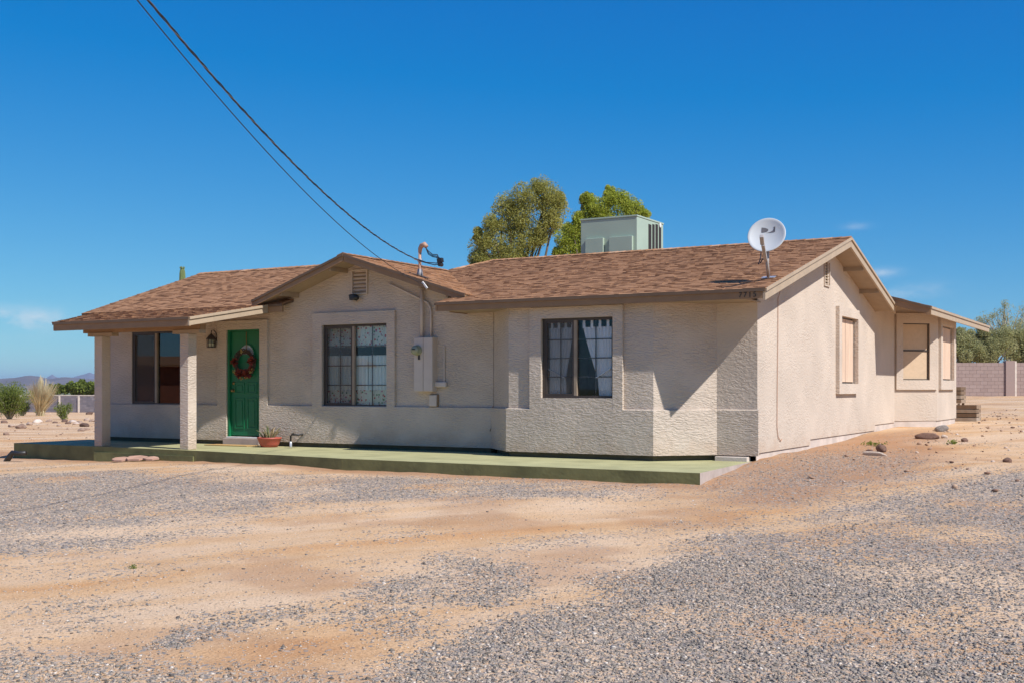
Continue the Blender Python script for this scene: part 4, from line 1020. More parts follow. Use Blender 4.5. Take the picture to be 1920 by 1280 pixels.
ym = YW-.145
mx0, mx1 = xy(776, ym), xy(811, ym); mz1, mz0 = at_y(793, 632, ym).z, at_y(793, 733.5, ym).z
box = thing('meter_box', ((mx0+mx1)/2, YW, mz0), 'tall tan electric meter box with two pipes on the wall', 'meter box')
mb = MB(); mb.box(mx0, mx1, ym+.012, YW+.01, mz0, mz1); mb.build('cabinet', M['box_paint'], box, bevel=.006)
xm_ = xy(793.5, ym)
for x0_, x1_ in ((mx0+.004, xm_-.004), (xm_+.004, mx1-.004)):
    mb = MB(); mb.box(x0_, x1_, ym-.004, ym+.011, mz0+.006, mz1-.006); mb.build('cover_panel', M['box_paint'], box, bevel=.004)
mc = at_y(783.5, 656.5, ym-.0)
mb = MB(); mb.lathe((mc.x, ym-.004, mc.z), [(.088,0),(.088,.03),(.078,.035),(.078,.095),(.066,.118),(0,.124)], 24, (0,-1,0)); mb.build('meter', plain('meter_glass', (.30, .31, .20), .2), box, True)
mb = MB(); mb.box(mc.x-.03, mc.x+.03, ym-.135, ym-.126, mc.z+.005, mc.z+.025); mb.build('meter_dial', M['black_metal'], box)
mb = MB(); mb.box(mc.x+.02, mc.x+.045, ym-.03, ym-.005, mc.z-.16, mc.z-.08); mb.build('seal_tag', M['black_metal'], box)
mb = MB(); xr = xy(791, YW-.06); mb.tube([(xr, YW-.06, mz1-.01), (xr, YW-.06, 2.86)], .028, 12); mb.build('conduit', M['box_paint'], box, True)
mb = MB(); pp = [at_y(p, q, YW-.035) for p, q in ((808, 632), (808, 600), (808, 585), (806.5, 576), (802, 568), (791, 562), (770, 552), (748, 541), (729, 532))]
mb.tube(pp, .017, 10); mb.build('conduit', M['box_paint'], box, True)
jb = thing('junction_box', at_y(825, 720, YW-.05), 'small rounded tan junction box right of the meter box', 'electrical box')
c0, c1 = at_y(814, 715, YW-.07), at_y(835.5, 725.5, YW-.07)
mb = MB(); mb.box(c0.x, c1.x, YW-.07, YW+.005, c1.z, c0.z); mb.build('box_body', M['box_paint'], jb, bevel=.02)
mb = MB(); mb.tube([(c1.x-.06, YW-.02, c0.z+.0), (c1.x-.06, YW-.02, mz1-.15)], .012, 8); mb.build('conduit', M['box_paint'], jb)
ob = thing('outlet_box', at_y(812, 750, YW-.05), 'small square tan outlet cover just below the meter box', 'outlet')
c0, c1 = at_y(804, 739.5, YW-.07), at_y(818, 761.5, YW-.07)
mb = MB(); mb.box(c0.x, c1.x, YW-.075, YW-.03, c1.z, c0.z); mb.build('cover', M['box_paint'], ob, bevel=.015)
mb = MB(); mb.box(c0.x-.012, c1.x+.012, YW-.031, YW+.003, c1.z-.012, c0.z+.012); mb.build('back_plate', M['fascia'], ob, bevel=.01)
mb = MB(); xx = xy(925.5, YW-.02); mb.tube([(xx, YW-.015, 2.33), (xx, YW-.015, .78), (xx-.01, YW-.065, .74), (xx-.02, YW-.065, .42), (xx-.045, YW-.066, .36)], .006, 6)
tag(mb.build('wall_cable', M['fascia_dark']), 'thin dark cable down the wall beside the bay', 'cable')
# floodlight under the gable vent
fp = at_y(668, 559, YW)
fl = thing('floodlight', fp, 'small black floodlight below the gable vent', 'wall light')
mb = MB(); mb.lathe(fp, [(.0,.0),(.05,.0),(.05,.03),(0,.03)], 14, (0,-1,0)); mb.build('mount', M['black_metal'], fl)
mb = MB(); mb.bar(fp+Vector((-.055,-.10,.0)), fp+Vector((.05,-.08,.02)), .13, .10); mb.build('housing', M['black_metal'], fl, bevel=.012)
mb = MB(); mb.bar(fp+Vector((-.062,-.102,-.002)), fp+Vector((-.056,-.10,-.002)), .10, .075); mb.build('lens', plain('lamp_lens', (.30, .26, .22), .2), fl)
mb = MB(); mb.lathe(fp+Vector((.07,-.085,.0)), [(0,0),(.045,.0),(.05,.06),(0,.07)], 14, (.6,-.8,-.1)); mb.build('sensor', M['black_metal'], fl, True)

# porch lantern
lp = at_y(396, 640, YW-.12)
la = thing('wall_lantern', (lp.x, YW, lp.z), 'dark bronze porch lantern hanging between window and door', 'wall lantern')
mb = MB(); mb.lathe((lp.x+.075, YW, lp.z+.05), [(0,.02),(.055,.02),(.06,0)], 14, (0,-1,0)); mb.build('back_plate', M['bronze'], la)
mb = MB(); mb.tube([(lp.x+.075, YW-.02, lp.z+.06), (lp.x+.07, YW-.06, lp.z+.16), (lp.x+.045, YW-.10, lp.z+.215), (lp.x+.01, YW-.12, lp.z+.21), (lp.x, YW-.12, lp.z+.14)], .009, 8); mb.build('bracket', M['bronze'], la, True)
mb = MB(); c_ = Vector((lp.x, YW-.12, lp.z)); mb.lathe(c_, [(.098,.035),(.10,.045),(.06,.10),(.025,.135),(.012,.15),(0,.155)], 8); mb.lathe(c_, [(0,.035),(.098,.035)], 8); mb.build('hood', M['bronze'], la)
mb = MB()
for i in range(8):
    a_ = 2*math.pi*i/8; r_ = Vector((math.cos(a_)*.078, math.sin(a_)*.078, 0)); mb.bar(c_+r_+Vector((0,0,-.115)), c_+r_+Vector((0,0,.036)), .009, .009, up=(0,1,.3))
for zz in (-.115, -.03): mb.lathe(c_, [(.074,zz),(.085,zz),(.085,zz+.012),(.074,zz+.012)], 8)
mb.lathe(c_, [(0,-.118),(.08,-.118),(.08,-.11),(0,-.11)], 8); mb.build('cage', M['bronze'], la)
mb = MB(); mb.lathe(c_, [(0,-.108),(.064,-.108),(.064,.034),(0,.034)], 16); mb.build('lamp_shade', M['lamp_glass'], la, True)

# wreath on the door
wc = at_y(459, 680, yd-.04); wc.y = yd-.035
wr = thing('wreath', wc, 'twig wreath with rust red flowers hanging on green door', 'wreath')
mb = MB(); rr = .225
for k in range(16):
    ph = rnd.uniform(0, 6.28); pts = []
    for t in np.linspace(0, 2*math.pi, 25):
        q = rr+.045*math.cos(3*t+ph)+rnd.uniform(-.008,.008); pts.append(wc+Vector((math.cos(t)*q, -.01-.025*math.sin(4*t+ph)-rnd.uniform(0,.015), math.sin(t)*q)))
    mb.tube(pts, .006, 5)
mb.build('ring', M['twig'], wr)
def blossom(name, p, r, mat, n=60):
    mb = MB()
    for i in range(n):
        d_ = Vector((rnd.gauss(0,1), rnd.gauss(-.4,.7), rnd.gauss(0,1))).normalized(); s_ = d_.orthogonal().normalized(); w_ = d_.cross(s_); L = r*rnd.uniform(.7, 1.15)
        mb.poly([p, p+d_*L*.6+s_*r*.16, p+d_*L, p+d_*L*.6-s_*r*.16])
    mb.build(name, mat, wr)
for a_, r_ in ((3.05,.10), (.15,.11), (-1.15,.115), (-1.95,.12), (-.5,.07)): blossom('flower', wc+Vector((math.cos(a_)*rr, -.045, math.sin(a_)*rr)), r_, M['red_flower'])
for a_, q in ((-2.55,1.25), (-1.75,1.3), (-1.3,1.3), (-.75,1.1), (-.55,1.15), (1.75,1.0)): blossom('straw_sprig', wc+Vector((math.cos(a_)*rr*q, -.045, math.sin(a_)*rr*q)), .05, M['yellow'], 14)
mb = MB(); mb.box(wc.x+.02, wc.x+.032, yd-.03, yd-.022, wc.z+rr, DR[3]-.045); mb.build('hanger', M['brass'], wr)

# potted aloe, tap, mat, flagstones
pt = Vector((xy(505, 16.12), 16.12, 0))
pot = thing('flower_pot', pt, 'wide red bowl planter with spiky aloe by the door', 'planter')
mb = MB(); mb.lathe(pt, [(0,.003),(.15,.003),(.18,.06),(.215,.15),(.225,.155),(.225,.178),(.205,.18),(.195,.165),(0,.15)], 32); mb.build('bowl', M['terracotta'], pot, True)
mb = MB(); mb.lathe(pt, [(.198,.157),(.1,.165),(0,.168)], 20); mb.build('soil', M['soil'], pot, True)
for i in range(26):
    a_ = rnd.uniform(0, 6.28); r_ = rnd.uniform(0, .11); L = rnd.uniform(.14, .30); ln = rnd.uniform(.25, .9)
    b_ = pt+Vector((math.cos(a_)*r_, math.sin(a_)*r_, .155)); d_ = Vector((math.cos(a_)*ln, math.sin(a_)*ln, 1)).normalized()
    mb = MB(); mb.tube([b_, b_+d_*L*.45, b_+d_*L*.8+Vector((0,0,-.01)), b_+d_*L+Vector((math.cos(a_)*.03, math.sin(a_)*.03, -.02))], [.017,.015,.009,.002], 5); mb.build('leaf', M['aloe'], pot)
tp = Vector((xy(545, 16.3), 16.30, 0))
tap = thing('garden_tap', tp, 'dark garden tap bent from the wall beside the planter', 'tap')
mb = MB(); mb.tube([tp+Vector((0,0,-.01)), tp+Vector((0,0,.20)), tp+Vector((.02,.0,.225)), tp+Vector((.10,.06,.225)), Vector((tp.x+.17, YW-OFF-.002, .225))], .016, 10); mb.build('pipe', M['black_metal'], tap, True)
mb = MB(); mb.lathe(tp+Vector((0,0,0)), [(.026,0),(.026,.09),(.018,.1)], 10); mb.build('valve', M['galv'], tap, True)
mb = MB(); mb.tube([tp+Vector((.05,.0,.25)), tp+Vector((.10,-.03,.25))], .012, 6); mb.build('handle', M['black_metal'], tap)
mb = MB(); xa, xb = xy(398, 16.2), xy(478, 16.2); mb.box(xa, xb, 15.98, 16.33, .003, .016); tag(mb.build('door_mat', plain('coir_mat', (.44, .27, .10), .95, var=.25, scale=60, bump=.6), bevel=.004), 'thin tan doormat on the green slab at the door', 'doormat')

def rock(name, p, r, label, cat='rock', group=None, flat=.6, mat=None, seed=None, parent=None):
    rs = np.random.default_rng(seed if seed is not None else rnd.randrange(10**6))
    import bmesh
    bm = bmesh.new(); bmesh.ops.create_icosphere(bm, subdivisions=3, radius=1)
    offs = rs.uniform(-10, 10, 3); cuts = [Vector(rs.normal(size=3)).normalized() for _ in range(9)]
    for v in bm.verts:
        n = v.co.normalized(); q = 1.0
        for c in cuts:
            dd_ = n.dot(c)
            if dd_ > .62: q = min(q, .62/dd_+.12)
        q += .10*(fbm(np.array([n.x*2+offs[0]+n.z]), np.array([n.y*2+offs[1]-n.z]), 5, 3)[0]-.5)*2
        v.co = n*q
    me = bpy.data.meshes.new(name); bm.to_mesh(me); bm.free(); me.materials.append(mat or M['rock']); me.shade_smooth()
    o = bpy.data.objects.new(name, me); link(o, parent); rx = r if hasattr(r, '__len__') else (r, r*rs.uniform(.7, 1), r*flat)
    o.scale = rx; o.rotation_euler = (rs.uniform(-.15, .15), rs.uniform(-.15, .15), rs.uniform(0, 6.28)); o.location = p
    return tag(o, label, cat, group)
def on_ground(px, py, guess=-.3):
    z = guess
    for _ in range(6):
        p = at_z(px, py, z); z = float(gz(p.x, p.y))
    return Vector((p.x, p.y, z))
for i, (a_, w_, q_, t_, lab) in enumerate(((230, .22, .13, .0, 'left pink flagstone leaning on the slab front'), (258, .27, .15, .5, 'middle and largest pink flagstone against the slab'), (286, .18, .10, -.3, 'small right pink flagstone at the slab edge'))):
    X_ = xy(a_, 14.45); mb = MB(); zz = float(gz(X_, 14.42)); n_ = 7; rs = random.Random(i)
    ring = [(math.cos(2*math.pi*k/n_)*w_*rs.uniform(.8, 1.1), math.sin(2*math.pi*k/n_)*q_*rs.uniform(.8, 1.1)) for k in range(n_)]
    mb.prism([(X_+x, 14.42+y, zz+.04+(y+q_)*.22) for x, y in reversed(ring)], (0, 0, -.028)); tag(mb.build('flagstone', M['flag'], bevel=.006), lab, 'flagstone', 'pink flagstones leaning on the slab')
for px_, py_, r_, lab, m_, fl_ in ((1641, 851, (.20,.07,.05), 'pale flat rock in the front pair beside the house', M['rock_pale'], 1), (1652, 846, (.11,.09,.085), 'dark rounded rock behind the pale flat rock', M['rock_brown'], 1), (1630, 848, (.10,.05,.045), 'brown rock at the left of the front rock cluster', M['rock_brown'], 1),
        (1740, 814, (.25,.11,.095), 'long brown rock near the rear bay corner', M['rock_brown'], 1), (1765, 808, (.14,.09,.10), 'grey rock at the rear end of the long brown rock', M['rock_grey'], 1), (1770, 813, (.07,.05,.045), 'small tan rock in front of the grey rock', M['rock_pale'], 1),
        (1888, 866, (.075,.06,.05), 'single dark stone on bare dirt right of the house', M['rock_brown'], 1), (1808, 817, (.08,.06,.05), 'small dark stone on dirt before the wooden boxes', M['rock_brown'], 1)):
    p = on_ground(px_, py_, 0.0); rock('rock', p+Vector((0,0,r_[2]*.45)), r_, lab, mat=m_)
lr = thing('hose_stub', on_ground(18, 862, -.3), 'dark pipe stub and stones at the left slab end', 'pipe')
p = on_ground(16, 864, -.3)
mb = MB(); mb.tube([p+Vector((-.08,0,-.02)), p+Vector((.02,0,.08)), p+Vector((.09,.02,.16)), p+Vector((.20,.05,.15)), p+Vector((.36,.1,.16))], [.05,.055,.05,.04,.04], 10); mb.build('pipe', M['black_metal'], lr, True)

# stacked timber planter boxes behind the rear bay
def plank_box(x0, x1, y0, y1, z0, z1, n, lab, legs=False):
    t = thing('planter_box', ((x0+x1)/2, (y0+y1)/2, z0), lab, 'wooden box', 'weathered timber boxes behind the house'); h = (z1-z0)/n
    for k in range(n):
        a_, b_ = z0+k*h+.009, z0+(k+1)*h-.009
        for r in ((x0, x1, y0, y0+.035), (x0, x1, y1-.035, y1), (x0, x0+.035, y0+.036, y1-.036), (x1-.035, x1, y0+.036, y1-.036)):
            mb = MB(); j = rnd.uniform(-.006, .006); mb.box(r[0]+j, r[1]+j, r[2], r[3], a_, b_, rnd.random()); mb.build('plank', M['old_wood'], t)
    mb = MB(); mb.box(x0+.04, x1-.04, y0+.04, y1-.04, z0+.01, z1-.10); mb.build('soil', M['soil'], t)
    if legs:
        for x in (x0+.05, x1-.09):
            for y in (y0+.05, y1-.09): mb = MB(); mb.box(x, x+.06, y, y+.06, legs, z0, .5); mb.build('leg', M['old_wood'], t)
g1 = float(gz(-4.2, 30.0))
X1 = at_d(1831, 775, 28.6)
plank_box(X1.x-.80, X1.x, X1.y, X1.y+.75, float(gz(X1.x, X1.y))-.01, float(gz(X1.x, X1.y))+.40, 4, 'low weathered timber planter box on the dirt behind the bay')
X2 = at_d(1800, 740, 30.4)
plank_box(X2.x-.50, X2.x+.02, X2.y, X2.y+.85, float(gz(X2.x, X2.y))+.42, float(gz(X2.x, X2.y))+.86, 4, 'raised grey timber box on legs behind the low box', float(gz(X2.x, X2.y))-.02)

# ------------------------------------------------------------------ curtains
def drape(name, y, x0f, x1f, z0, z1, mat, lab, cat='curtain', folds=6, amp=.022, parent=None, grp=None, nz=26, nu=46):
    V = []; nu_, nz_ = nu, nz
    for j in range(nz_):
        t = j/(nz_-1); z = z1+(z0-z1)*t; a_, b_ = x0f(t), x1f(t)
        for i in range(nu_):
            u = i/(nu_-1); V.append((a_+(b_-a_)*u, y+amp*math.sin(u*folds*2*math.pi+.6*math.sin(3*t)+u*u*4)*(.5+.5*min(1, (b_-a_)/.4)), z))
    ii = (np.arange(nz_-1)[:, None]*nu_+np.arange(nu_-1)[None, :]).ravel()
    o = np_mesh(name, np.array(V), np.stack([ii, ii+1, ii+nu_+1, ii+nu_], 1), mat, smooth=True)
    if parent: o.parent = parent; o.matrix_parent_inverse = Matrix.Translation(-WLOC[parent.name])
    if lab: tag(o, lab, cat, grp)
    return o
yc = 15.80+.13
def tied(label, xo, xi_top, xi_tie, xi_bot, sgn):
    z1, z0 = WB[3]-.14, WB[2]-.02; tt = .70
    t = thing('curtain', (xo, yc, z0), label, 'curtain', 'tied tab top curtains in the bay window')
    def inner(s): return xi_top+(xi_tie-xi_top)*(s/tt)**1.25 if s < tt else xi_tie+(xi_bot-xi_tie)*((s-tt)/(1-tt))
    def outer(s): return xo
    o = drape('drape', yc, (lambda s: min(inner(s), xo)) , (lambda s: max(inner(s), xo)), z0, z1, M['sheer'], None, folds=7, amp=.03, parent=t)
    for k in range(4):
        x = xi_top+(xo-xi_top)*(k+.12)/3.6; mb = MB(); mb.box(x-.022, x+.022, yc-.015, yc-.011, z1-.02, WB[3]-.005); mb.build('tab', M['sheer'], t)
    zt = z1+(z0-z1)*tt; mb = MB(); mb.bar((xi_tie, yc-.035, zt), (xo, yc-.04, zt+.14), .012, .05, up=(0,1,0)); mb.build('tie_band', M['sheer'], t)
    mb = MB(); mb.tube([(xi_top-.1*0, yc-.01, WB[3]-.03), (xo, yc-.01, WB[3]-.03)], .008, 6); mb.build('rod', M['bronze'], t)
X = lambda p: xy(p, yc)
tied('white tab top curtain tied back in bay window, right pane', X(1148), X(1094), X(1120), X(1124), 1)
tied('white curtain behind the insect screen in bay window left', X(1030), X(1076), X(1062), X(1064), -1)
yk = YW+.115; K = lambda p: xy(p, yk)
drape('valance', yk, lambda t: K(608), lambda t: K(726), WM[3]-.40, WM[3]-.02, M['floral'], 'floral valance across the top of the kitchen window', 'valance', folds=14, amp=.015)
drape('cafe_curtain', yk, lambda t: K(608), lambda t: K(636), WM[2]+.30, WM[2]+.92, M['cafe'], 'pale cafe curtain at left edge of the kitchen window', 'curtain', folds=4)
drape('cafe_curtain', yk, lambda t: K(635), lambda t: K(691), WM[2]+.30, WM[2]+.92, M['cafe'], 'pale mint cafe curtain in middle of the kitchen window', 'curtain', folds=6)
drape('cafe_curtain', yk, lambda t: K(690), lambda t: K(727), WM[2]+.30, WM[2]+.92, M['cafe'], 'pale mint cafe curtain at right of the kitchen window', 'curtain', folds=5)
drape('curtain_border', yk+.004, lambda t: K(608), lambda t: K(727), WM[2]+.01, WM[2]+.30, M['floral'], 'flowered lower curtain edge along the kitchen window sill', 'curtain', folds=14, amp=.018)
yk2 = YW+.20
drape('drape', yk2, lambda t: xy(262, yk2), lambda t: xy(279, yk2), WL[2]-.02, WL[3]-.03, plain('brown_drape', (.20, .11, .07), .9), 'narrow brown drape inside the shaded porch window', 'curtain', folds=3, amp=.03)

# ------------------------------------------------------------------ plants
def leaf_cloud(C, Rr, N, L, asp, rs, droop=0.0):
    """N leaf quads round clump centres C (k,3) with radii Rr"""
    k = rs.integers(0, len(C), N); d = rs.normal(size=(N, 3)); d /= np.linalg.norm(d, axis=1)[:, None]
    r = Rr[k]*np.cbrt(rs.uniform(.1, 1, N)); P = C[k]+d*r[:, None]
    u = rs.normal(size=(N, 3)); u[:, 2] -= droop; u /= np.linalg.norm(u, axis=1)[:, None]
    w = np.cross(u, rs.normal(size=(N, 3))); w /= np.linalg.norm(w, axis=1)[:, None]
    l = (L*rs.uniform(.6, 1.3, N))[:, None]
    V = np.stack([P-u*l*.5, P+w*l*asp*.5, P+u*l*.5, P-w*l*asp*.5], 1).reshape(-1, 3)
    F = np.arange(4*N).reshape(N, 4)
    tone = np.clip(rs.normal(.5, .17, N)+(vnoise(k*1.7, k*.9, 5)-.5)*.35, 0, 1)
    return V, F, tone
def crown_from(clumps, d, rs, sub=9, depth=.9):
    C, Rr = [], []
    for px_, py_, rp in clumps:
        c = np.array(at_d(px_, py_, d)); R_ = rp/FPX*d
        for i in range(sub):
            o = rs.normal(size=3); o /= np.linalg.norm(o); q = R_*rs.uniform(.25, .95)
            fv = np.array(FW); o = o+fv*(o@fv)*(depth-1+.0)
            C.append(c+o*q); Rr.append(R_*rs.uniform(.40, .95))
    return np.array(C), np.array(Rr)
def tree(name, label, group, clumps, d, base, mat, N, L, asp, seed, bark=None, sub=9, trunk_r=.2, droop=.3, cat='tree', limbs=10):
    rs = np.random.default_rng(seed); b = Vector(base)
    t = thing(name, b, label, cat, group)
    C, Rr = crown_from(clumps, d, rs, sub)
    V, F, tone = leaf_cloud(C, Rr, N, L, asp, rs, droop)
    np_mesh('crown', V, F, mat, tone, t)
    cen = Vector(C.mean(0)); fork = b.lerp(cen, .55); fork.x = b.x+(cen.x-b.x)*.3; fork.y = b.y+(cen.y-b.y)*.3
    mb = MB(); mb.tube([b-Vector((0,0,.2)), b.lerp(fork, .5)+Vector((.08,0,0)), fork], [trunk_r, trunk_r*.8, trunk_r*.6], 9)
    for i in rs.choice(len(C), min(limbs, len(C)), replace=False):
        e = Vector(C[i]); m_ = fork.lerp(e, .5)+Vector(rs.normal(size=3)*.15); mb.tube([fork, m_, e], [trunk_r*.4, trunk_r*.22, trunk_r*.05], 6)
    mb.build('trunk', bark or M['bark'], t, True); return t
def gbase(px_, d): p = at_d(px_, HY, d); return Vector((p.x, p.y, float(gz(p.x, p.y))-.05))
TL = [(990,372,30),(1030,366,26),(1010,352,13),(950,392,26),(975,395,32),(1035,390,26),(925,425,24),(955,430,34),(990,425,34),(905,455,20),(935,465,28),(970,470,30),(1005,450,20),(1035,420,20),(900,485,18),(930,492,24),(965,495,24),(895,440,9),(890,500,9),(1000,495,14),(1045,376,14)]
tree('broadleaf_tree', 'tall olive green tree behind the roof, left of the pair', 'trees behind the house', TL, 38, gbase(965, 38), M['leaf_tree'], 66000, .085, .30, 3, sub=11, limbs=34)
TR = [(1145,372,15),(1143,360,9),(1105,382,14),(1098,372,9),(1165,385,22),(1190,392,18),(1205,400,10),(1130,395,20),(1110,400,18),(1085,410,14),(1070,432,16),(1062,452,20),(1080,450,20),(1070,475,22),(1090,430,16),(1170,375,10),(1140,420,30),(1180,420,25),(1125,450,30),(1045,475,10)]
tree('broadleaf_tree', 'bright yellow green tree directly behind the cooling unit', 'trees behind the house', TR, 36, gbase(1125, 36), M['leaf_bright'], 50000, .085, .30, 4, sub=11, limbs=28)
# saguaro whose top shows over the left roof
sg = gbase(342, 60); stop = at_d(342, 503, 60)
sag = thing('saguaro_cactus', sg, 'saguaro cactus tip rising above the left roof slope', 'cactus')
mb = MB(); n_ = 24; prof = [(0,.15,),(1,.17),(3,.19),(5,.18),(6.6,.165),(6.95,.15),(7.12,.12),(7.2,.06)]; H_ = stop.z-sg.z; n0 = len(mb.v)
for h_, r_ in prof:
    for k in range(n_):
        a_ = 2*math.pi*k/n_; q = r_*(1 if k % 2 else .82); mb.v.append((sg.x+math.cos(a_)*q, sg.y+math.sin(a_)*q, sg.z+h_*H_/7.2))
for i in range(len(prof)-1):
    for k in range(n_): mb.f.append((i*n_+k, i*n_+(k+1)%n_, (i+1)*n_+(k+1)%n_, (i+1)*n_+k)); mb.t.append(.5)
mb.f.append(tuple((len(prof)-1)*n_+k for k in range(n_))); mb.t.append(.5); mb.build('stem', M['cactus'], sag)
for k in range(5):
    a_ = k*1.3; mb = MB(); mb.lathe((sg.x+math.cos(a_)*.10, sg.y+math.sin(a_)*.10, stop.z-.03), [(.03,0),(.04,.05),(.03,.1),(0,.11)], 8); mb.build('bud', M['cactus'], sag)

def bush(name, label, base, h, w, mat, N, L, asp, seed, cat='shrub', group=None, stems=40, dry=False, bare=.35):
    rs = np.random.default_rng(seed); b = Vector(base); t = thing(name, b, label, cat, group); mb = MB(); tips = []
    for i in range(stems):
        a_ = rs.uniform(0, 6.28); s_ = rs.uniform(0, 1)**.6; hh = h*rs.uniform(.65, 1)*(1-.25*s_); e = b+Vector((math.cos(a_)*w*s_, math.sin(a_)*w*s_, hh))
        m_ = b.lerp(e, .5)+Vector((rs.normal()*.05*w, rs.normal()*.05*w, h*.04)); mb.tube([b+Vector((math.cos(a_)*.06, math.sin(a_)*.06, -.05)), m_, e], [.012*h/1.5+.004, .009*h/1.5+.003, .003], 4)
        for q in np.linspace(bare, 1, 7): tips.append(tuple((b.lerp(m_, q*2) if q < .5 else m_.lerp(e, q*2-1)) + Vector(rs.normal(size=3)*.05*h)))
    mb.build('stems', M['dry'] if dry else M['pale_bark'], t)
    C = np.array(tips); V, F, tone = leaf_cloud(C, np.full(len(C), .10*h), N, L, asp, rs, 0); np_mesh('foliage', V, F, mat, tone, t); return t
p = on_ground(18, 785, -.5); bush('creosote_bush', 'large green creosote bush on the dirt at far left', p, 2.25, 1.45, M['leaf_bush'], 17000, .08, .5, 21, group='desert shrubs left of the house', stems=60)
p = on_ground(42, 779, -.5); bush('creosote_bush', 'lower bushy creosote at right foot of large bush', p, 1.2, .7, M['leaf_bush'], 3000, .085, .5, 22, group='desert shrubs left of the house', stems=30)
p = on_ground(119, 786, -.5); bush('creosote_bush', 'small dark green shrub in front of the block wall', p, 1.05, .52, M['leaf_bush'], 2600, .075, .5, 23, group='desert shrubs left of the house', stems=36, bare=.2)
p = on_ground(71, 776, -.5); bush('creosote_bush', 'tiny low shrub between big bush and small shrub', p, .45, .42, M['leaf_bush'], 900, .08, .5, 24, group='desert shrubs left of the house', stems=18, bare=.15)
# pale dry grass plume
p = on_ground(76, 779, -.5); gp = thing('dry_grass_clump', p, 'tall pale straw coloured grass clump behind the large bush', 'grass clump')
rs = np.random.default_rng(31); mb = MB()
for i in range(800):
    a_ = rs.uniform(0, 6.28); s_ = rs.uniform(0, 1)**.7; L_ = rs.uniform(1.5, 3.0); e = p+Vector((math.cos(a_)*1.25*s_+.25*s_, math.sin(a_)*1.25*s_, L_*(1-.22*s_))); m_ = p.lerp(e, .55)+Vector((0,0,.12))
    w_ = Vector((-math.sin(a_), math.cos(a_), 0))*.012+RT*.006; b_ = p+Vector((rs.normal()*.1, rs.normal()*.1, 0)); tn = float(np.clip(rs.normal(.55, .22), 0, 1))
    mb.quad(b_-w_, b_+w_, m_+w_, m_-w_, tn); mb.poly([m_-w_*1.5, m_+w_*1.5, e+w_*.4, e-w_*.4], tn)
mb.build('blades', M['dry'], gp)
# trees beyond the far wall on the left
for i, (c_, lab) in enumerate((([(100,731,8),(112,728,7),(125,730,8)], 'low hazy green trees beyond the left block wall'), ([(140,728,9),(150,722,8),(158,729,10)], 'taller green tree beyond the left wall middle'), ([(172,728,9),(180,725,8),(190,727,12)], 'green tree beyond the left wall beside the porch'))):
    tree('desert_tree', lab, 'trees beyond the left wall', c_, 150, gbase(c_[1][0], 150), M['leaf_bush'], 3500, .42, .6, 60+i, sub=8, trunk_r=.2, limbs=4)
# mesquites behind the right wall
MS = [([(1790,650,24),(1812,655,26),(1805,630,18),(1830,660,20)], 'dense green mesquite tree just right of the house behind wall', 70, 15000, 0),
      ([(1850,640,22),(1868,650,24),(1855,662,22),(1880,640,20),(1845,625,12)], 'brownish dense mesquite in the middle behind the wall', 70, 15000, 1),
      ([(1905,640,24),(1925,650,26),(1910,662,22),(1940,630,24)], 'dark green mesquite at the right end behind the wall', 71, 14000, 2),
      ([(1845,598,13),(1862,592,11),(1880,590,13),(1885,575,10),(1895,600,15),(1915,590,15),(1930,580,14),(1835,603,10),(1875,610,15),(1910,610,16)], 'tall sparse palo verde rising above the mesquites', 74, 5200, 3)]
for c_, lab, d_, N_, k in MS:
    tree('palo_verde_tree' if k == 3 else 'mesquite_tree', lab, 'desert trees behind the right wall', c_, d_, gbase(c_[1][0] if k < 3 else 1890, d_), M['leaf_mesquite'], int(N_*1.5) if k < 3 else 2700, .125 if k < 3 else .15, .36 if k < 3 else .2, 40+k, bark=M['pale_bark'] if k == 3 else M['bark'], sub=9 if k < 3 else 7, trunk_r=.16, limbs=64 if k == 3 else 30)

# ------------------------------------------------------------------ block walls
def block_wall(name, label, A, B, z0, z1, mat, cap=None, bl=.405, bh=.203, th=.2, posts=()):
    A, B = Vector(A), Vector(B); U = (B-A); L = U.length; U.normalize(); N = Vector((U.y, -U.x, 0))
    t = thing(name, A.lerp(B, .5)*1.0+Vector((0,0,0)), label, 'wall')
    core = MB(); c = A.lerp(B, .5); core.obox(Vector((c.x, c.y, (z0+z1)/2)), U, N, (0,0,1), L/2, th/2-.012, (z1-z0)/2-.005); core.build('mortar_core', M['mortar'], t)
    mb = MB(); n = int(round((z1-z0)/bh))
    for r in range(n):
        s = -.5*bl*(r % 2)
        while s < L:
            a, b = max(0, s)+.005, min(L, s+bl)-.005; s += bl
            if b-a < .05: continue
            m_ = A+U*(a+b)/2; mb.obox(Vector((m_.x, m_.y, z0+(r+.5)*bh)), U, N, (0,0,1), (b-a)/2, th/2+rnd.uniform(-.002,.002), bh/2-.005, min(1, max(0, rnd.gauss(.5, .2))))
    tag(mb.build('blocks', mat, t), kind='stuff')
    if cap: 
        mb = MB(); mb.obox(Vector((c.x, c.y, z0+n*bh+.05)), U, N, (0,0,1), L/2, th/2+.02, .045); mb.build('cap', cap, t)
    for s, w, hh, m in posts:
        mb = MB(); m_ = A+U*s; mb.obox(Vector((m_.x, m_.y, z0+hh/2)), U, N, (0,0,1), w/2, th/2+.09, hh/2); mb.build('pillar', m, t)
    return t
dR = 64; pr0, pr1 = at_d(1700, HY, dR), at_d(2120, HY, dR); zr0 = at_d(1850, 744, dR).z-.12
UR = (pr1-pr0).normalized(); sR = lambda p: (at_d(p, HY, dR)-pr0).length
block_wall('block_wall', 'pinkish grey concrete block wall right of the house', (pr0.x, pr0.y, 0), (pr1.x, pr1.y, 0), zr0, at_d(1850, 681, dR).z, M['block'], None, posts=((sR(1892), .5, at_d(1890, 676, dR).z-zr0, M['block']), (sR(1902), .085, at_d(1890, 676.5, dR).z-zr0-.01, M['cap'])))
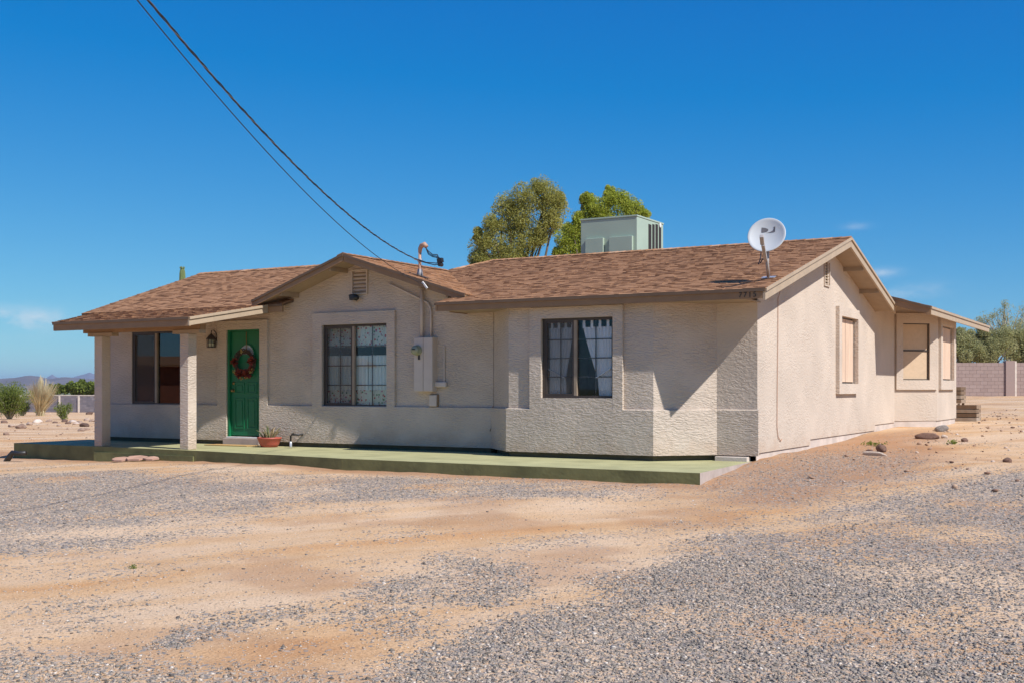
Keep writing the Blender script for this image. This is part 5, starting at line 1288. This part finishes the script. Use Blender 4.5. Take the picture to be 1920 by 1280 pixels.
dL = 112; pl0, pl1 = at_d(-140, HY, dL+4), at_d(235, HY, dL-4); zl0 = -1.45
block_wall('block_wall', 'grey block wall with pale posts and cap on the left', (pl0.x, pl0.y, 0), (pl1.x, pl1.y, 0), zl0, at_d(120, 741.5, dL).z, M['block_far'], M['cap'], posts=[((at_d(p, HY, dL)-Vector((pl0.x, pl0.y, 1.07))).length, .14, at_d(120, 741, dL).z-zl0-.02, M['cap']) for p in (-60, -8, 40, 91.5, 133.5, 178)])

# ------------------------------------------------------------------ loose stones
def stones(name, P, size, tone, mat, faces20):
    if faces20:
        g = (1+5**.5)/2; B = np.array([(-1,g,0),(1,g,0),(-1,-g,0),(1,-g,0),(0,-1,g),(0,1,g),(0,-1,-g),(0,1,-g),(g,0,-1),(g,0,1),(-g,0,-1),(-g,0,1)])/1.9
        T = np.array([(0,11,5),(0,5,1),(0,1,7),(0,7,10),(0,10,11),(1,5,9),(5,11,4),(11,10,2),(10,7,6),(7,1,8),(3,9,4),(3,4,2),(3,2,6),(3,6,8),(3,8,9),(4,9,5),(2,4,11),(6,2,10),(8,6,7),(9,8,1)])
    else:
        B = np.array([(1,0,0),(-1,0,0),(0,1,0),(0,-1,0),(0,0,1),(0,0,-1)], float); T = np.array([(0,2,4),(2,1,4),(1,3,4),(3,0,4),(2,0,5),(1,2,5),(3,1,5),(0,3,5)])
    n = len(P); q = rng.normal(size=(n, 4)); q /= np.linalg.norm(q, axis=1)[:, None]; w, x, y, z = q.T
    Rm = np.stack([1-2*(y*y+z*z), 2*(x*y-z*w), 2*(x*z+y*w), 2*(x*y+z*w), 1-2*(x*x+z*z), 2*(y*z-x*w), 2*(x*z-y*w), 2*(y*z+x*w), 1-2*(x*x+y*y)], 1).reshape(n, 3, 3)
    S = rng.uniform(.55, 1.15, (n, 1, 3)); J = rng.uniform(.78, 1.18, (n, len(B), 1)) if faces20 else rng.uniform(.55, 1.35, (n, len(B), 1))+rng.uniform(-.18, .18, (n, len(B), 3))
    V = np.einsum('nij,nbj->nbi', Rm, B[None]*J*S)*(size[:, None, None]*.5); V[:, :, 2] *= .62
    V += P[:, None, :]; F = (T[None]+(np.arange(n)*len(B))[:, None, None]).reshape(-1, 3)
    return tag(np_mesh(name, V.reshape(-1, 3), F, mat, np.repeat(tone, len(T))), kind='stuff')
GR = [(0, (.125, .103, .083)), (.16, (.195, .168, .138)), (.38, (.27, .232, .19)), (.54, (.345, .282, .22)), (.76, (.44, .325, .23)), (.92, (.50, .405, .315)), (1, (.60, .52, .43))]
M['gravel'] = toned('crushed_gravel', GR, .9, 'tone', .25, 120, .2)
def scatter(n, dmin, dmax, power, base):
    th = rng.uniform(-.52, .50, n); d = (dmin**power+(dmax**power-dmin**power)*rng.uniform(0, 1, n))**(1/power)
    a = TH - th; X_ = -np.sin(a)*d; Y_ = np.cos(a)*d
    g = gravel_amount(X_, Y_); keep = rng.uniform(0, 1, n) < np.clip(g, base, 1)
    keep &= ~((Y_ > 13.85) & (X_ < -5.2) & (X_ > -20))
    return X_[keep], Y_[keep]
def slab_front(x): return np.interp(x, [p[0] for p in PATIO_EDGE], [p[1] for p in PATIO_EDGE])
for n, d0, d1, pw, sz, f20, base in ((150000, 4.6, 9.5, 1.2, (.011, .040), False, .03), (170000, 9.5, 22, 1.3, (.014, .038), False, .025)):
    X_, Y_ = scatter(n, d0, d1, pw, base)
    s_ = sz[0]+(sz[1]-sz[0])*rng.uniform(0, 1, len(X_))**2.8
    P = np.stack([X_, Y_, gz(X_, Y_)+s_*.04], 1)
    stones('gravel', P, s_, np.clip(rng.normal(.46, .27, len(X_)), 0, 1), M['gravel'], f20)
# grit pressed into the bare dirt
GT = [(0, (.28, .175, .105)), (.3, (.45, .315, .205)), (.6, (.56, .41, .275)), (.85, (.40, .35, .30)), (1, (.66, .57, .46))]
M['grit'] = toned('dirt_grit', GT, .95, 'tone', .25, 120, .2)
n_ = 60000; th = rng.uniform(-.5, .5, n_); d_ = 5+(14-5)*rng.uniform(0, 1, n_)**1.15; X_, Y_ = -np.sin(TH-th)*d_, np.cos(TH-th)*d_
k = (Y_ < slab_front(X_)-.05) & (rng.uniform(0, 1, n_) < .35+.65*sstep(.38, .62, fbm(X_*1.6, Y_*1.6, 131))); X_, Y_ = X_[k], Y_[k]; s_ = .006+.016*rng.uniform(0, 1, len(X_))**2
stones('grit', np.stack([X_, Y_, gz(X_, Y_)+s_*.03], 1), s_, np.clip(rng.normal(.5, .25, len(X_)), 0, 1), M['grit'], False)
# brown stones and clods on the bare dirt beyond
X_ = np.concatenate([rng.uniform(-5.0, 9, 2600), rng.uniform(-48, -19, 2600)]); Y_ = np.concatenate([rng.uniform(14.2, 42, 2600), rng.uniform(14, 50, 2600)])
k = ~((X_ > XS-.3) & (X_ < -4.4) & (Y_ > 16) & (Y_ < 31)); X_, Y_ = X_[k], Y_[k]
s_ = .02+.09*rng.uniform(0, 1, len(X_))**4
M['clod'] = toned('dirt_clods', [(0, (.12, .07, .05)), (.3, (.26, .15, .10)), (.6, (.46, .31, .21)), (1, (.60, .50, .42))], .95, 'tone', .3, 60, .3)
stones('loose_stones', np.stack([X_, Y_, gz(X_, Y_)+s_*.15], 1), s_, np.clip(rng.normal(.5, .25, len(X_)), 0, 1), M['clod'], True)
# pale and brown rocks one can pick out on the left lot
LR = [(70,792,.30,'pale pink rock with a dark side, left lot'), (40,802,.26,'brown rock alone on the path, left lot'), (8,792,.2,None), (22,800,.18,None), (55,796,.22,None), (92,790,.2,None), (104,793,.16,None), (121,790,.2,None), (128,794,.16,None), (136,792,.22,None), (143,795,.18,None), (150,793,.2,None), (158,799,.24,None), (163,788,.2,None), (172,790,.2,None), (153,807,.16,None), (162,806,.16,None), (168,776,.34,None), (110,798,.12,None), (12,815,.14,None)]
ROCK_LABEL = {(8,792): 'pale rock at the photo edge beside the large creosote bush', (22,800): 'pale rock on the dirt in front of the large creosote bush',
    (55,796): 'pale rock just right of the brown rock on the path', (92,790): 'first rock from the left in the pale rock row before the porch', (104,793): 'second rock from the left in the pale rock row',
    (121,790): 'third rock in the pale row, right below the small shrub', (128,794): 'fourth rock in the pale row before the small shrub', (136,792): 'fifth rock in the pale row, right of the small shrub',
    (143,795): 'sixth rock in the pale row before the block wall', (150,793): 'seventh rock in the pale row before the block wall', (163,788): 'eighth rock in the pale row, next to last by the porch',
    (172,790): 'last rock of the pale row, beside the porch post', (158,799): 'flat brown rock just in front of the pale row near the porch', (153,807): 'left one of two small rocks just behind the slab edge',
    (162,806): 'right one of two small rocks just behind the slab edge', (168,776): 'big rock at the foot of the far block wall by the porch', (110,798): 'small rock alone in front of the left end of the pale row', (12,815): 'small rock lowest on the pale dirt at the far left edge'}
for i, (px_, py_, r_, lab) in enumerate(LR):
    p = on_ground(px_, py_, -.5); rock('rock', p+Vector((0,0,r_*.2)), r_*.9, lab or ROCK_LABEL[(px_, py_)], group='rocks scattered on the bare lot', flat=.55, seed=200+i)
# little green weeds
for i, (px_, py_, lab) in enumerate(((250, 1065, 'tiny green weed alone in the driveway dirt'), (1627, 834, 'green weed tuft near the side wall, left of two'), (1648, 836, 'green weed tuft near the side wall, right of two'), (1786, 830, 'small green weed right of the long brown rock'))):
    p = on_ground(px_, py_, -.2); t = thing('weed', p, lab, 'weed'); rs = np.random.default_rng(80+i); k_ = .4 if i == 0 else 1.0; C = np.array(p)+rs.normal(size=(14, 3))*np.array([.06, .06, .015])*k_+[0, 0, .03*k_]
    V, F, tone = leaf_cloud(C, np.full(14, .035*k_), 130, .035*k_, .5, rs, 0); np_mesh('leaves', V, F, M['leaf_bush'], tone, t)

# low red-brown outbuilding across the lot: it is what the porch window mirrors
rb = thing('outbuilding', (-36, -2, -.5), 'low red brown outbuilding mirrored in the porch window', 'outbuilding')
rc = Vector((-35.5, -1.5, 0)); ru = Vector((-.68, .73, 0)); rn = Vector((.73, .68, 0))
mb = MB(); mb.obox(rc+Vector((0,0,.5)), ru, rn, (0,0,1), 7, 3, 1.5); mb.build('wall', M['brickred'], rb)
mb = MB(); mb.prism([rc+ru*7.4+rn*3.4+Vector((0,0,2.0)), rc-ru*7.4+rn*3.4+Vector((0,0,2.0)), rc-ru*7.4+Vector((0,0,2.4)), rc+ru*7.4+Vector((0,0,2.4))], (0,0,-.08))
mb.prism([rc+ru*7.4-rn*3.4+Vector((0,0,2.0)), rc+ru*7.4+Vector((0,0,2.4)), rc-ru*7.4+Vector((0,0,2.4)), rc-ru*7.4-rn*3.4+Vector((0,0,2.0))], (0,0,-.08)); mb.build('roof', M['shingle'], rb)

# dry-air haze that lets the far hills fade to blue
hm = bpy.data.materials.new('haze_air'); hm.use_nodes = True; hn = hm.node_tree.nodes; hn.remove(hn['Principled BSDF'])
pv = hn.new('ShaderNodeVolumePrincipled'); pv.inputs['Color'].default_value = (.62, .78, 1.0, 1); pv.inputs['Density'].default_value = 9e-5; pv.inputs['Anisotropy'].default_value = .2
hm.node_tree.links.new(pv.outputs[0], hn['Material Output'].inputs['Volume'])
mb = MB(); mb.box(-12500, 9000, -9000, 12500, -14, 150); tag(mb.build('haze', hm), kind='stuff')
